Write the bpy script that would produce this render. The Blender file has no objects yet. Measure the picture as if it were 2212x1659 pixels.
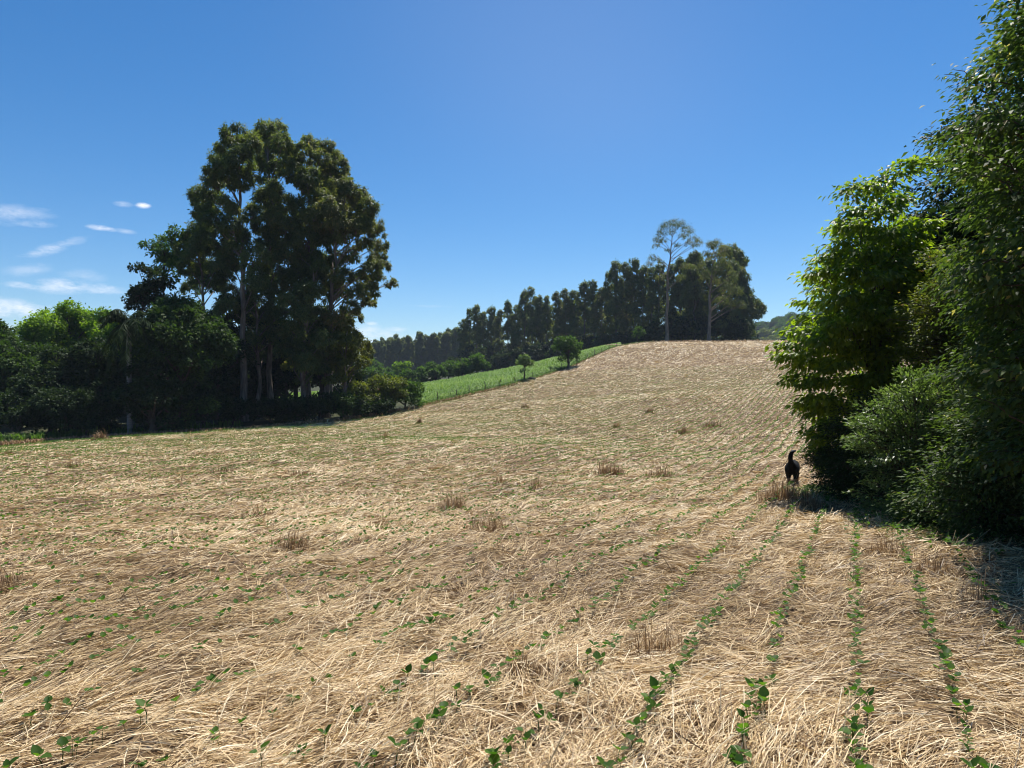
import bpy, bmesh, math
import numpy as np
from mathutils import Vector, Matrix

# ------------------------------------------------------------------ camera, sky, sun, exposure
SC = bpy.context.scene
COL = SC.collection
R = math.radians
SUN_EL, SUN_AZ = R(63), R(24)          # azimuth from +Y towards +X: the sun stands ahead of the camera
EYE = 1.6
FPX = 1536.0                            # focal length in the units of my photo measurements (2212 wide)

cam = bpy.data.objects.new("camera", bpy.data.cameras.new("camera"))
COL.objects.link(cam)
cam.data.sensor_width = 36.0
cam.data.lens = 25.0
cam.data.clip_start, cam.data.clip_end = 0.1, 9000
cam.location = (0, 0, EYE)
cam.rotation_euler = (R(90), 0, 0)
SC.camera = cam
SC.view_settings.view_transform = 'Standard'
SC.view_settings.look = 'None'
SC.view_settings.exposure = 0.50
SC.view_settings.gamma = 1.0
SC.view_settings.use_curve_mapping = False
SC.render.engine = 'CYCLES'
SC.cycles.max_bounces = 6
SC.cycles.diffuse_bounces = 4
SC.cycles.glossy_bounces = 2
SC.cycles.transmission_bounces = 4
SC.cycles.caustics_reflective = False
SC.cycles.caustics_refractive = False
SC.cycles.use_denoising = True
SC.cycles.filter_width = 1.05
SC.cycles.sample_clamp_indirect = 6
SC.cycles.denoising_prefilter = 'ACCURATE'

sun = bpy.data.objects.new("sun", bpy.data.lights.new("sun", 'SUN'))
COL.objects.link(sun)
sun.data.energy = 5.0
sun.data.angle = R(0.53)
sun.data.color = (1.0, 0.95, 0.86)
sun.location = (0, 40, 80)
d_ = Vector((math.sin(SUN_AZ) * math.cos(SUN_EL), math.cos(SUN_AZ) * math.cos(SUN_EL), math.sin(SUN_EL)))
sun.rotation_euler = d_.to_track_quat('Z', 'Y').to_euler()

world = bpy.data.worlds.new("World")
SC.world = world
world.use_nodes = True
wt = world.node_tree
wt.nodes.clear()
wout = wt.nodes.new('ShaderNodeOutputWorld')
wbg = wt.nodes.new('ShaderNodeBackground')
wbg.inputs['Strength'].default_value = 0.091
sky = wt.nodes.new('ShaderNodeTexSky')
sky.sky_type = 'NISHITA'
sky.sun_disc = False
sky.sun_elevation = SUN_EL
sky.sun_rotation = SUN_AZ
sky.altitude = 900
sky.air_density = 1.0
sky.dust_density = 0.3
sky.ozone_density = 3.5
wt.links.new(wbg.outputs[0], wout.inputs[0])


def wmath(op, a, b=None, c=None, clamp=False):
    n = wt.nodes.new('ShaderNodeMath')
    n.operation = op
    n.use_clamp = clamp
    for i, v in enumerate((a, b, c)):
        if v is None:
            continue
        if isinstance(v, (int, float)):
            n.inputs[i].default_value = v
        else:
            wt.links.new(v, n.inputs[i])
    return n.outputs[0]


wtc = wt.nodes.new('ShaderNodeTexCoord')
wsep = wt.nodes.new('ShaderNodeSeparateXYZ')
wt.links.new(wtc.outputs['Generated'], wsep.inputs[0])
w_az = wmath('ARCTAN2', wsep.outputs[0], wsep.outputs[1])
w_el = wmath('ARCSINE', wsep.outputs[2])
wcomb = wt.nodes.new('ShaderNodeCombineXYZ')
wt.links.new(w_az, wcomb.inputs[0])
wt.links.new(wmath('MULTIPLY', w_el, 2.6), wcomb.inputs[1])
wnoise = wt.nodes.new('ShaderNodeTexNoise')
wnoise.inputs['Scale'].default_value = 34
wnoise.inputs['Detail'].default_value = 7
wnoise.inputs['Roughness'].default_value = 0.7
wt.links.new(wcomb.outputs[0], wnoise.inputs['Vector'])
# every cloud: azimuth, elevation, half width, half height (degrees), tilt, opacity
CLOUDS = [(-35.3, 11.0, 2.6, .75, .10, .34), (-27.4, 12.55, .55, .22, .05, .95), (-28.7, 12.5, .7, .22, 0, .35),
          (-30.0, 10.75, 1.1, .22, -.06, .75), (-28.6, 10.7, .8, .2, -.05, .3), (-34.0, 10.6, 1.6, .28, .06, .35),
          (-32.9, 9.1, 2.2, .42, .42, .42), (-34.2, 7.6, 1.5, .5, .2, .25), (-32.2, 6.65, 2.2, .55, .02, .62),
          (-29.9, 6.6, 1.7, .42, .0, .55), (-34.5, 6.5, 1.3, .3, .0, .45), (-35.6, 5.0, 2.8, .70, -.03, .85), (-31.0, 7.4, 1.5, .5, .0, .22),
          (-11.3, 3.85, 2.9, .85, -.12, .62), (-9.4, 4.35, 1.2, .25, 0, .4), (-11.2, 4.75, .6, .2, 0, .45), (-6.5, 6.2, 2.2, .13, -.02, .16),
          (-9.0, 3.4, 4.5, .7, 0, .25), (-38.5, 3.5, 6, 1.0, 0, .3)]
nzc = wmath('MULTIPLY_ADD', wnoise.outputs['Fac'], 3.4, -.85)
cm = None
for az, el, ra, re, tilt, op in CLOUDS:
    dx = wmath('MULTIPLY_ADD', w_az, 1 / R(ra), -az / ra)
    dyr = wmath('MULTIPLY_ADD', w_el, 1 / R(re), -el / re)
    dy = wmath('MULTIPLY_ADD', dx, -tilt * ra / re, dyr)
    q = wmath('ADD', wmath('MULTIPLY', dx, dx), wmath('MULTIPLY', dy, dy))
    e = wmath('EXPONENT', wmath('MULTIPLY', q, -1.3))
    cr = wmath('MULTIPLY_ADD', wmath('MULTIPLY', e, nzc), 1.15, -.24, clamp=True)
    m = wmath('MULTIPLY', cr, op)
    cm = m if cm is None else wmath('MAXIMUM', cm, m)
veil = None
for az, el, ra, re, op in [(3, 28, 17, 10, .055), (8, 20, 12, 6, .025)]:      # smooth thin high veil
    dx = wmath('MULTIPLY_ADD', w_az, 1 / R(ra), -az / ra)
    dy = wmath('MULTIPLY_ADD', w_el, 1 / R(re), -el / re)
    v1 = wmath('MULTIPLY', wmath('EXPONENT', wmath('MULTIPLY', wmath('ADD', wmath('MULTIPLY', dx, dx), wmath('MULTIPLY', dy, dy)), -1.0)), op)
    veil = v1 if veil is None else wmath('ADD', veil, v1)
cmask = wmath('ADD', cm, veil, clamp=True)
wmix = wt.nodes.new('ShaderNodeMix')
wmix.data_type = 'RGBA'
wt.links.new(cmask, wmix.inputs[0])
whs = wt.nodes.new('ShaderNodeHueSaturation')       # the deep saturated blue of this sky
whs.inputs['Saturation'].default_value = 1.31
wt.links.new(sky.outputs[0], whs.inputs['Color'])
wt.links.new(whs.outputs[0], wmix.inputs[6])
wmix.inputs[7].default_value = (8.6, 8.9, 9.6, 1)
wt.links.new(wmix.outputs[2], wbg.inputs['Color'])

# ------------------------------------------------------------------ helpers


def rng(seed):
    return np.random.default_rng(seed)


def unit(a):
    return a / np.maximum(np.linalg.norm(a, axis=-1, keepdims=True), 1e-9)


def vnoise(x, y, seed=0):
    """smooth lattice noise in 0..1"""
    xi, yi = np.floor(x).astype(np.int64), np.floor(y).astype(np.int64)
    fx, fy = x - xi, y - yi
    fx, fy = fx * fx * (3 - 2 * fx), fy * fy * (3 - 2 * fy)

    def h(i, j):
        n = (i * 374761393 + j * 668265263 + seed * 982451653) & 0x7fffffff
        n = ((n ^ (n >> 13)) * 1274126177) & 0x7fffffff
        n = ((n ^ (n >> 16)) * 69069) & 0x7fffffff
        return ((n >> 7) & 0xffff) / 65535.0
    a, b, c, d = h(xi, yi), h(xi + 1, yi), h(xi, yi + 1), h(xi + 1, yi + 1)
    return (a * (1 - fx) + b * fx) * (1 - fy) + (c * (1 - fx) + d * fx) * fy


def fbm(x, y, seed=0, octv=3):
    s, amp, tot = 0, 1.0, 0
    for k in range(octv):
        s = s + amp * vnoise(x * 2 ** k, y * 2 ** k, seed + k * 17)
        tot += amp
        amp *= .5
    return s / tot


class MB:
    """collects quads and tubes; build() links them as ONE mesh object"""

    def __init__(self):
        self.v, self.f, self.r, self.m, self.n = [], [], [], [], 0

    def add(self, v, f, rnd=0.5, mi=0):
        v = np.asarray(v, float).reshape(-1, 3)
        f = np.asarray(f, np.int64).reshape(-1, 4)
        self.v.append(v)
        self.f.append(f + self.n)
        self.r.append(np.broadcast_to(np.asarray(rnd, float), (len(f),)).copy())
        self.m.append(np.full(len(f), mi, np.int32))
        self.n += len(v)

    def tube(self, pts, rad, sides=6, rnd=0.5, mi=0, cap=True):
        pts = np.asarray(pts, float)
        rad = np.broadcast_to(np.asarray(rad, float), (len(pts),))
        t = unit(np.gradient(pts, axis=0))
        ref = np.array([1.0, 0, 0]) if abs(t[0][0]) < .8 else np.array([0, 1.0, 0])
        a = unit(np.cross(t, ref))
        b = np.cross(t, a)
        ang = np.arange(sides) * 2 * math.pi / sides
        ring = pts[:, None, :] + rad[:, None, None] * (np.cos(ang)[None, :, None] * a[:, None, :] + np.sin(ang)[None, :, None] * b[:, None, :])
        n = len(pts)
        i, j = np.meshgrid(np.arange(n - 1), np.arange(sides), indexing='ij')
        j2 = (j + 1) % sides
        f = np.stack([i * sides + j, i * sides + j2, (i + 1) * sides + j2, (i + 1) * sides + j], -1).reshape(-1, 4)
        self.add(ring.reshape(-1, 3), f, rnd, mi)

    def leaves(self, P, A, N, L, W, rnd, fold=.18, simple=True, mi=0):
        """leaf blades: P base points, A axes, N normals, L lengths, W widths"""
        n = len(P)
        A = unit(A)
        S = unit(np.cross(A, N))
        N = np.cross(S, A)
        L, W = np.asarray(L).reshape(-1, 1), np.asarray(W).reshape(-1, 1)
        L, W = np.broadcast_to(L, (n, 1)), np.broadcast_to(W, (n, 1))
        if simple:
            v = np.stack([P, P + A * L * .45 + S * W * .5 + N * W * fold, P + A * L - N * L * .08, P + A * L * .45 - S * W * .5 + N * W * fold], 1)
            f = np.arange(n * 4).reshape(n, 4)
            self.add(v.reshape(-1, 3), f, rnd, mi)
        else:
            v = np.stack([P, P + A * L * .28 + S * W * .48 + N * W * fold, P + A * L * .66 + S * W * .36 + N * (W * fold * .6 - L * .03), P + A * L - N * L * .13,
                          P + A * L * .66 - S * W * .36 + N * (W * fold * .6 - L * .03), P + A * L * .28 - S * W * .48 + N * W * fold], 1)
            k = np.arange(n)[:, None] * 6
            f = np.stack([k + np.array([[0, 1, 2, 3]]), k + np.array([[0, 3, 4, 5]])], 1)
            self.add(v.reshape(-1, 3), f.reshape(-1, 4), np.repeat(rnd, 2) if np.ndim(rnd) else rnd, mi)

    def build(self, name, mats, parent=None, smooth=False, loc=None):
        v, f = np.concatenate(self.v), np.concatenate(self.f)
        if loc is not None:
            v = v - np.asarray(loc, float)
        me = bpy.data.meshes.new(name)
        me.vertices.add(len(v))
        me.vertices.foreach_set('co', v.astype(np.float32).ravel())
        me.loops.add(len(f) * 4)
        me.loops.foreach_set('vertex_index', f.astype(np.int32).ravel())
        me.polygons.add(len(f))
        me.polygons.foreach_set('loop_start', np.arange(0, len(f) * 4, 4, dtype=np.int32))
        mats = mats if isinstance(mats, (list, tuple)) else [mats]
        for m in mats:
            me.materials.append(m)
        if len(mats) > 1:
            me.polygons.foreach_set('material_index', np.concatenate(self.m))
        me.update(calc_edges=True)
        if smooth:
            me.polygons.foreach_set('use_smooth', np.ones(len(f), bool))
        at = me.attributes.new('rnd', 'FLOAT', 'FACE')
        at.data.foreach_set('value', np.concatenate(self.r).astype(np.float32))
        o = bpy.data.objects.new(name, me)
        COL.objects.link(o)
        if parent is not None:
            o.parent = parent
        elif loc is not None:
            o.location = loc
        return o


def tag(o, label=None, cat=None, group=None, kind=None):
    for k, val in (('label', label), ('category', cat), ('group', group), ('kind', kind)):
        if val:
            o[k] = val
    return o


def thing(name, loc, label, cat, group=None, rz=0.0):
    o = bpy.data.objects.new(name, None)
    COL.objects.link(o)
    o.location = loc
    o.rotation_euler = (0, 0, rz)
    return tag(o, label, cat, group)


def copy_thing(root, loc, rz=0.0, s=(1, 1, 1), label=None):
    r = root.copy()
    COL.objects.link(r)
    r.location, r.rotation_euler, r.scale = loc, (0, 0, rz), s
    if label:
        r['label'] = label
    for ch in list(root.children):
        c = ch.copy()
        COL.objects.link(c)
        c.parent = r
    return r


# ------------------------------------------------------------------ materials


def new_mat(name):
    m = bpy.data.materials.new(name)
    m.use_nodes = True
    nt = m.node_tree
    nt.nodes.clear()
    out = nt.nodes.new('ShaderNodeOutputMaterial')
    return m, nt, out


def ramp(nt, src, stops):
    r = nt.nodes.new('ShaderNodeValToRGB')
    el = r.color_ramp.elements
    while len(el) < len(stops):
        el.new(0.5)
    for e, (p, c) in zip(el, stops):
        e.position = p
        e.color = (*c, 1)
    nt.links.new(src, r.inputs[0])
    return r.outputs[0]


def leaf_mat(name, stops, trans=0.35, tcol=(1.7, 1.9, .75), rough=.45, spec=.35):
    m, nt, out = new_mat(name)
    at = nt.nodes.new('ShaderNodeAttribute')
    at.attribute_name = 'rnd'
    col = ramp(nt, at.outputs['Fac'], stops)
    p = nt.nodes.new('ShaderNodeBsdfPrincipled')
    nt.links.new(col, p.inputs['Base Color'])
    p.inputs['Roughness'].default_value = rough
    p.inputs['Specular IOR Level'].default_value = spec
    tr = nt.nodes.new('ShaderNodeBsdfTranslucent')
    mul = nt.nodes.new('ShaderNodeMix')
    mul.data_type = 'RGBA'
    mul.blend_type = 'MULTIPLY'
    mul.inputs[0].default_value = 1
    nt.links.new(col, mul.inputs[6])
    mul.inputs[7].default_value = (*tcol, 1)
    nt.links.new(mul.outputs[2], tr.inputs['Color'])
    mx = nt.nodes.new('ShaderNodeMixShader')
    mx.inputs[0].default_value = trans
    nt.links.new(p.outputs[0], mx.inputs[1])
    nt.links.new(tr.outputs[0], mx.inputs[2])
    nt.links.new(mx.outputs[0], out.inputs[0])
    return m


def noise_mat(name, stops, scale=5, detail=6, rough=.9, stretch=(1, 1, 1), bump=0.0, bscale=None, spec=.2, coords='Object'):
    m, nt, out = new_mat(name)
    tc = nt.nodes.new('ShaderNodeTexCoord')
    mp = nt.nodes.new('ShaderNodeMapping')
    mp.inputs['Scale'].default_value = stretch
    nt.links.new(tc.outputs[coords], mp.inputs[0])
    n = nt.nodes.new('ShaderNodeTexNoise')
    n.inputs['Scale'].default_value = scale
    n.inputs['Detail'].default_value = detail
    n.inputs['Roughness'].default_value = .65
    nt.links.new(mp.outputs[0], n.inputs['Vector'])
    col = ramp(nt, n.outputs['Fac'], stops)
    p = nt.nodes.new('ShaderNodeBsdfPrincipled')
    nt.links.new(col, p.inputs['Base Color'])
    p.inputs['Roughness'].default_value = rough
    p.inputs['Specular IOR Level'].default_value = spec
    if bump:
        n2 = nt.nodes.new('ShaderNodeTexNoise')
        n2.inputs['Scale'].default_value = bscale or scale
        n2.inputs['Detail'].default_value = 5
        nt.links.new(mp.outputs[0], n2.inputs['Vector'])
        b = nt.nodes.new('ShaderNodeBump')
        b.inputs['Strength'].default_value = bump
        b.inputs['Distance'].default_value = .05
        nt.links.new(n2.outputs['Fac'], b.inputs['Height'])
        nt.links.new(b.outputs[0], p.inputs['Normal'])
    nt.links.new(p.outputs[0], out.inputs[0])
    return m


M = {}
M['euc'] = leaf_mat('eucalyptus_leaves', [(0, (.050, .080, .028)), (.55, (.105, .142, .045)), (.85, (.145, .165, .058)), (1, (.19, .165, .075))], .46, (2.0, 1.95, .75), .5, .22)
M['euc_rust'] = leaf_mat('eucalyptus_leaves_rusty', [(0, (.050, .075, .026)), (.45, (.098, .128, .042)), (.8, (.15, .155, .055)), (1, (.20, .16, .075))], .44, (1.9, 1.85, .75), .5, .22)
M['euc_yellow'] = leaf_mat('eucalyptus_leaves_young', [(0, (.06, .08, .018)), (.5, (.12, .14, .025)), (1, (.19, .18, .035))], .38, (1.6, 1.6, .6), .55, .18)
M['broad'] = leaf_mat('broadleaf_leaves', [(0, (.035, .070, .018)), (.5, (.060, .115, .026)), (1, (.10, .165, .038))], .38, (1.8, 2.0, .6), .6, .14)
M['broad_dimmed'] = leaf_mat('broadleaf_leaves_dimmed', [(0, (.024, .048, .014)), (.6, (.045, .082, .021)), (1, (.08, .13, .03))], .32, (1.7, 1.9, .6), .6, .12)  # darker copy of broad: the wood's unlit front side is put into the colour
M['broad_shaded'] = leaf_mat('broadleaf_leaves_shaded', [(0, (.014, .028, .011)), (.6, (.027, .050, .016)), (1, (.05, .078, .026))], .25, (1.6, 1.7, .6), .6, .1)  # deep shade beneath the canopies is painted into this leaf colour
M['broad_lime'] = leaf_mat('broadleaf_leaves_lime', [(0, (.07, .13, .02)), (.5, (.125, .205, .03)), (1, (.18, .27, .045))], .52, (2.1, 2.2, .5), .55, .18)
M['cherry'] = leaf_mat('large_leaves', [(0, (.045, .085, .018)), (.5, (.098, .152, .027)), (.93, (.155, .215, .038)), (1, (.20, .24, .045))], .58, (2.9, 2.8, .42), .42, .3)
M['vine'] = leaf_mat('vine_leaves', [(0, (.030, .056, .019)), (.6, (.064, .102, .034)), (.95, (.105, .15, .046)), (.985, (.22, .19, .06)), (1, (.42, .36, .22))], .40, (2.0, 2.15, .65), .52, .15)
M['shrub'] = leaf_mat('shrub_leaves', [(0, (.055, .095, .040)), (.6, (.115, .165, .070)), (1, (.17, .22, .10))], .40, (1.8, 2.0, .65), .42, .35)
M['shrub_olive'] = leaf_mat('shrub_leaves_olive', [(0, (.05, .072, .018)), (.6, (.10, .125, .03)), (.95, (.165, .175, .036)), (1, (.2, .12, .05))], .44, (1.9, 2.0, .55), .5, .22)
M['corn'] = leaf_mat('corn_leaves', [(0, (.065, .13, .024)), (.5, (.115, .21, .036)), (1, (.19, .27, .055))], .42, (1.7, 1.8, .55), .45, .25)
M['soy'] = leaf_mat('soy_leaves', [(0, (.030, .075, .014)), (.5, (.05, .11, .018)), (1, (.08, .15, .026))], .45, (1.8, 2.1, .5), .55, .18)
M['weed'] = leaf_mat('weed_leaves', [(0, (.04, .085, .018)), (.5, (.07, .13, .026)), (1, (.12, .17, .05))], .4, (1.6, 1.9, .6), .55, .18)
M['palm'] = leaf_mat('palm_leaflets', [(0, (.016, .032, .012)), (1, (.036, .06, .022))], .2, (1.6, 1.8, .6), .6, .06)
M['straw'] = leaf_mat('straw', [(0, (.085, .050, .024)), (.2, (.27, .172, .082)), (.45, (.57, .41, .21)), (.75, (.76, .58, .335)), (1, (.88, .76, .53))], .15, (1.1, 1.0, .75), .5, .4)
M['dry'] = leaf_mat('dry_grass', [(0, (.11, .066, .034)), (.5, (.28, .18, .095)), (1, (.56, .41, .24))], .25, (1.1, 1.0, .8), .6, .2)
M['bark_euc'] = noise_mat('bark_eucalyptus', [(.3, (.075, .055, .042)), (.5, (.17, .135, .105)), (.7, (.30, .25, .205))], 3.2, 6, .9, (2, 2, .25), .5, 6)
M['bark_dark'] = noise_mat('bark_dark', [(.3, (.04, .03, .022)), (.7, (.10, .08, .06))], 4, 6, .9, (2, 2, .4), .6, 8)
M['bark_palm'] = noise_mat('bark_palm', [(.3, (.10, .095, .09)), (.7, (.24, .225, .21))], 2.5, 5, .9, (.4, .4, 5), .6, 3)
M['soil_straw'] = noise_mat('straw_covered_soil', [(.30, (.042, .026, .014)), (.46, (.11, .07, .036)), (.60, (.22, .148, .078)), (.78, (.44, .325, .185))], 11, 14, .95, (1.0, 1.0, 1.0), .9, 12)
M['corn_soil'] = noise_mat('corn_soil', [(.3, (.045, .075, .02)), (.7, (.10, .15, .04))], 1.2, 8, .95, bump=.5)
M['grass'] = noise_mat('grass_ground', [(.3, (.022, .026, .012)), (.5, (.040, .046, .018)), (.7, (.07, .07, .032))], .5, 9, .95, bump=.6, bscale=2)
M['wood'] = noise_mat('weathered_wood', [(.3, (.05, .042, .035)), (.7, (.13, .11, .09))], 6, 5, .9, (3, 3, .5))
M['wire'] = noise_mat('fence_wire', [(.3, (.10, .09, .08)), (.7, (.2, .18, .17))], 8, 2, .6)
M['stone'] = noise_mat('dark_stone', [(.3, (.012, .012, .012)), (.7, (.035, .033, .03))], 3, 6, .9, bump=.6)
M['earth'] = noise_mat('bare_earth', [(.3, (.16, .10, .06)), (.7, (.36, .25, .16))], 2, 6, .95, bump=.6)

# ------------------------------------------------------------------ terrain


def P(px, py, d):
    return np.array([(px - 1106) / FPX * d, d, EYE - (py - 829) / FPX * d])


CP = [(0, 0, 0), (6, 0, .12), (-6, 0, -.05), (0, -12, .3), (-25, -8, -.3), (25, -8, .8), (0, -40, .8), (-50, 0, -1.2), (40, 10, 1.0),
      (-2.3, 3.2, -.14), (2.3, 3.2, -.10), (0, 8, -.36), (6.9, 17.5, -.87), (0, 17, -.85), (-9, 17, -.87), (-20, 25, -1.25)]


def cpx(px, py, d):
    p = P(px, py, d)
    CP.append((p[0], p[1], p[2]))


for a in [(-300, 965, 44), (0, 962, 44), (300, 942, 46), (560, 927, 52), (750, 907, 58), (900, 882, 65), (1000, 857, 75), (1106, 832, 85), (1228, 795, 103), (1330, 752, 118),
          (1500, 985, 28), (1500, 905, 45), (1500, 822, 75), (1500, 765, 105), (1500, 738, 130), (1690, 890, 45), (1690, 815, 75), (1690, 763, 105), (1690, 737, 130), (1400, 741, 125),
          (1106, 960, 28), (1106, 905, 48), (800, 950, 35),
          (915, 838, 100), (1106, 801, 115), (1228, 773, 128), (1330, 748, 136), (700, 858, 85), (500, 868, 85),
          (1106, 812, 160), (915, 842, 150), (1000, 820, 210), (1228, 796, 170), (600, 845, 170), (200, 850, 150), (0, 870, 90), (300, 868, 80)]:
    cpx(*a)
for px, d, z in [(1330, 165, 7.2), (1500, 165, 7.4), (1690, 170, 7.2), (1500, 220, 5), (1750, 230, 5), (2100, 100, 7.6), (2100, 60, 2.6), (2100, 20, -.45), (2500, 120, 10), (2500, 30, .4), (2100, 150, 9)]:
    CP.append(((px - 1106) / FPX * d, d, z))
CP = np.array(CP)


def tps_phi(r2):
    return r2 * np.log(np.maximum(r2, 1e-8))


_d2 = ((CP[:, None, :2] - CP[None, :, :2]) ** 2).sum(-1)
_n = len(CP)
_A = np.zeros((_n + 3, _n + 3))
_A[:_n, :_n] = tps_phi(_d2) + np.eye(_n) * 8.0
_A[:_n, _n] = 1
_A[:_n, _n + 1:] = CP[:, :2]
_A[_n, :_n] = 1
_A[_n + 1:, :_n] = CP[:, :2].T
_w = np.linalg.solve(_A, np.concatenate([CP[:, 2], np.zeros(3)]))


def far_z(x, y):
    r = np.hypot(x, y)
    z = 6.0 + 41 * np.exp(-(((x - 275) / 150) ** 2 + ((y - 640) / 170) ** 2)) + 20 * np.exp(-(((x - 520) / 260) ** 2 + ((y - 600) / 250) ** 2))
    return z - 16 * np.clip((r - 900) / 2500, 0, 1)


def G(x, y):
    x, y = np.asarray(x, float), np.asarray(y, float)
    shp = np.broadcast(x, y).shape
    x, y = np.broadcast_to(x, shp).ravel(), np.broadcast_to(y, shp).ravel()
    out = np.empty(len(x))
    for s in range(0, len(x), 40000):
        xs, ys = x[s:s + 40000], y[s:s + 40000]
        r = np.hypot(xs, ys)
        k = np.clip((r - 205) / 90, 0, 1)
        k = k * k * (3 - 2 * k)
        q = np.minimum(1, 300 / np.maximum(r, 1e-6))
        xc, yc = xs * q, ys * q
        d2 = (xc[:, None] - CP[None, :, 0]) ** 2 + (yc[:, None] - CP[None, :, 1]) ** 2
        z = tps_phi(d2) @ _w[:_n] + _w[_n] + _w[_n + 1] * xc + _w[_n + 2] * yc
        z = np.clip(z, -9, 14)
        out[s:s + 40000] = z * (1 - k) + far_z(xs, ys) * k
    return out.reshape(shp)


Z00 = float(G(0.0, 0.0))
EDGE = np.array([(-4000, 40), (-600, 42), (0, 44), (300, 46.5), (560, 52.5), (750, 58.5), (900, 65.5), (1000, 75), (1106, 85), (1228, 103), (1330, 119), (1400, 131), (1500, 137), (1690, 138), (2600, 140), (6000, 140)])
CORN_FAR = np.array([(300, 80), (560, 96), (915, 108), (1106, 121), (1228, 132), (1330, 136), (1380, 132)])


def pxof(x, y):
    return np.clip(1106 + FPX * x / np.maximum(y, .05), -3900, 5900)


def in_stubble(x, y):
    e = np.interp(pxof(x, y), EDGE[:, 0], EDGE[:, 1])
    return np.where(y > .5, y < e, np.hypot(x, y) < 45)


def in_corn(x, y):
    px = pxof(x, y)
    e = np.interp(px, EDGE[:, 0], EDGE[:, 1])
    f = np.interp(px, CORN_FAR[:, 0], CORN_FAR[:, 1])
    lo = np.where(px < 905, np.maximum(e + 1, 74), e)
    return (y > 40) & (y >= lo) & (y < f) & (px > 320) & (px < 1340)


ROW = np.array([math.sin(R(25.8)), math.cos(R(25.8))])
ROWP = np.array([ROW[1], -ROW[0]])


def heap(x, y):
    """lumps of the flattened straw, metres; fades out where it would be under a pixel"""
    u, v = x * ROW[0] + y * ROW[1], x * ROWP[0] + y * ROWP[1]
    r = np.hypot(x, y)
    h = .13 * (fbm(u * .55, v * 1.4, 3, 3) - .5) + .075 * (vnoise(u * 1.9, v * 3.6, 9) - .5) + .05 * (.5 - np.abs(2 * vnoise(u * 1.1, v * 3.2, 29) - 1)) + .05 * (vnoise(x * 6.5, y * 6.5, 19) - .5) * np.clip(1.5 - r / 20, 0, 1)
    h2 = .45 * (fbm(x * .12, y * .12, 21, 2) - .5)
    return h * np.clip(1.3 - r / 260, .3, 1) + h2 * np.clip(r / 40, 0, 1)


def GS(x, y):
    return G(x, y) - Z00 + heap(x, y)


def GZ(x, y):
    return float(G(float(x), float(y)) - Z00)


def terrain():
    th = np.concatenate([np.arange(-180, -48, 2.0), np.arange(-48, 48, .25), np.arange(48, 180.01, 2.0)])
    th = np.radians(th)
    rr = np.concatenate([[.25], np.geomspace(.6, 260, 330), np.geomspace(270, 5000, 60)])
    T, RR = np.meshgrid(th, rr, indexing='ij')
    X, Y = RR * np.sin(T), RR * np.cos(T)
    X[-1], Y[-1] = X[0], Y[0]
    Z = G(X, Y) - Z00
    st = in_stubble(X, Y)
    Z = Z + np.where(st, heap(X, Y), 0)
    n, m = X.shape
    i, j = np.meshgrid(np.arange(n - 1), np.arange(m - 1), indexing='ij')
    F = np.stack([i * m + j, i * m + j + 1, (i + 1) * m + j + 1, (i + 1) * m + j], -1).reshape(-1, 4)
    V = np.stack([X, Y, Z], -1).reshape(-1, 3)
    cx, cy = V[F, 0].mean(1), V[F, 1].mean(1)
    s = in_stubble(cx, cy)
    c = in_corn(cx, cy) & ~s
    for name, mask, mat in (('stubble_field', s, M['soil_straw']), ('cornfield_ground', c, M['corn_soil']), ('grass_ground', ~s & ~c, M['grass'])):
        f = F[mask]
        used, inv = np.unique(f, return_inverse=True)
        mb = MB()
        mb.add(V[used], inv.reshape(-1, 4)[:, ::-1])
        tag(mb.build(name, mat, smooth=True), kind='structure')


terrain()

# ------------------------------------------------------------------ straw and crops on the ground


def scatter(r, n, d0, d1, half=41, lo=0.0):
    """n random ground points in the ring d0..d1 ahead, evenly spread over the ground"""
    d = np.sqrt(r.random(n) * (d1 * d1 - d0 * d0) + d0 * d0)
    t = np.radians((lo + r.random(n) * (half - lo)) * np.where(r.random(n) < .5, -1, 1))
    return d * np.sin(t), d * np.cos(t), d


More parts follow.
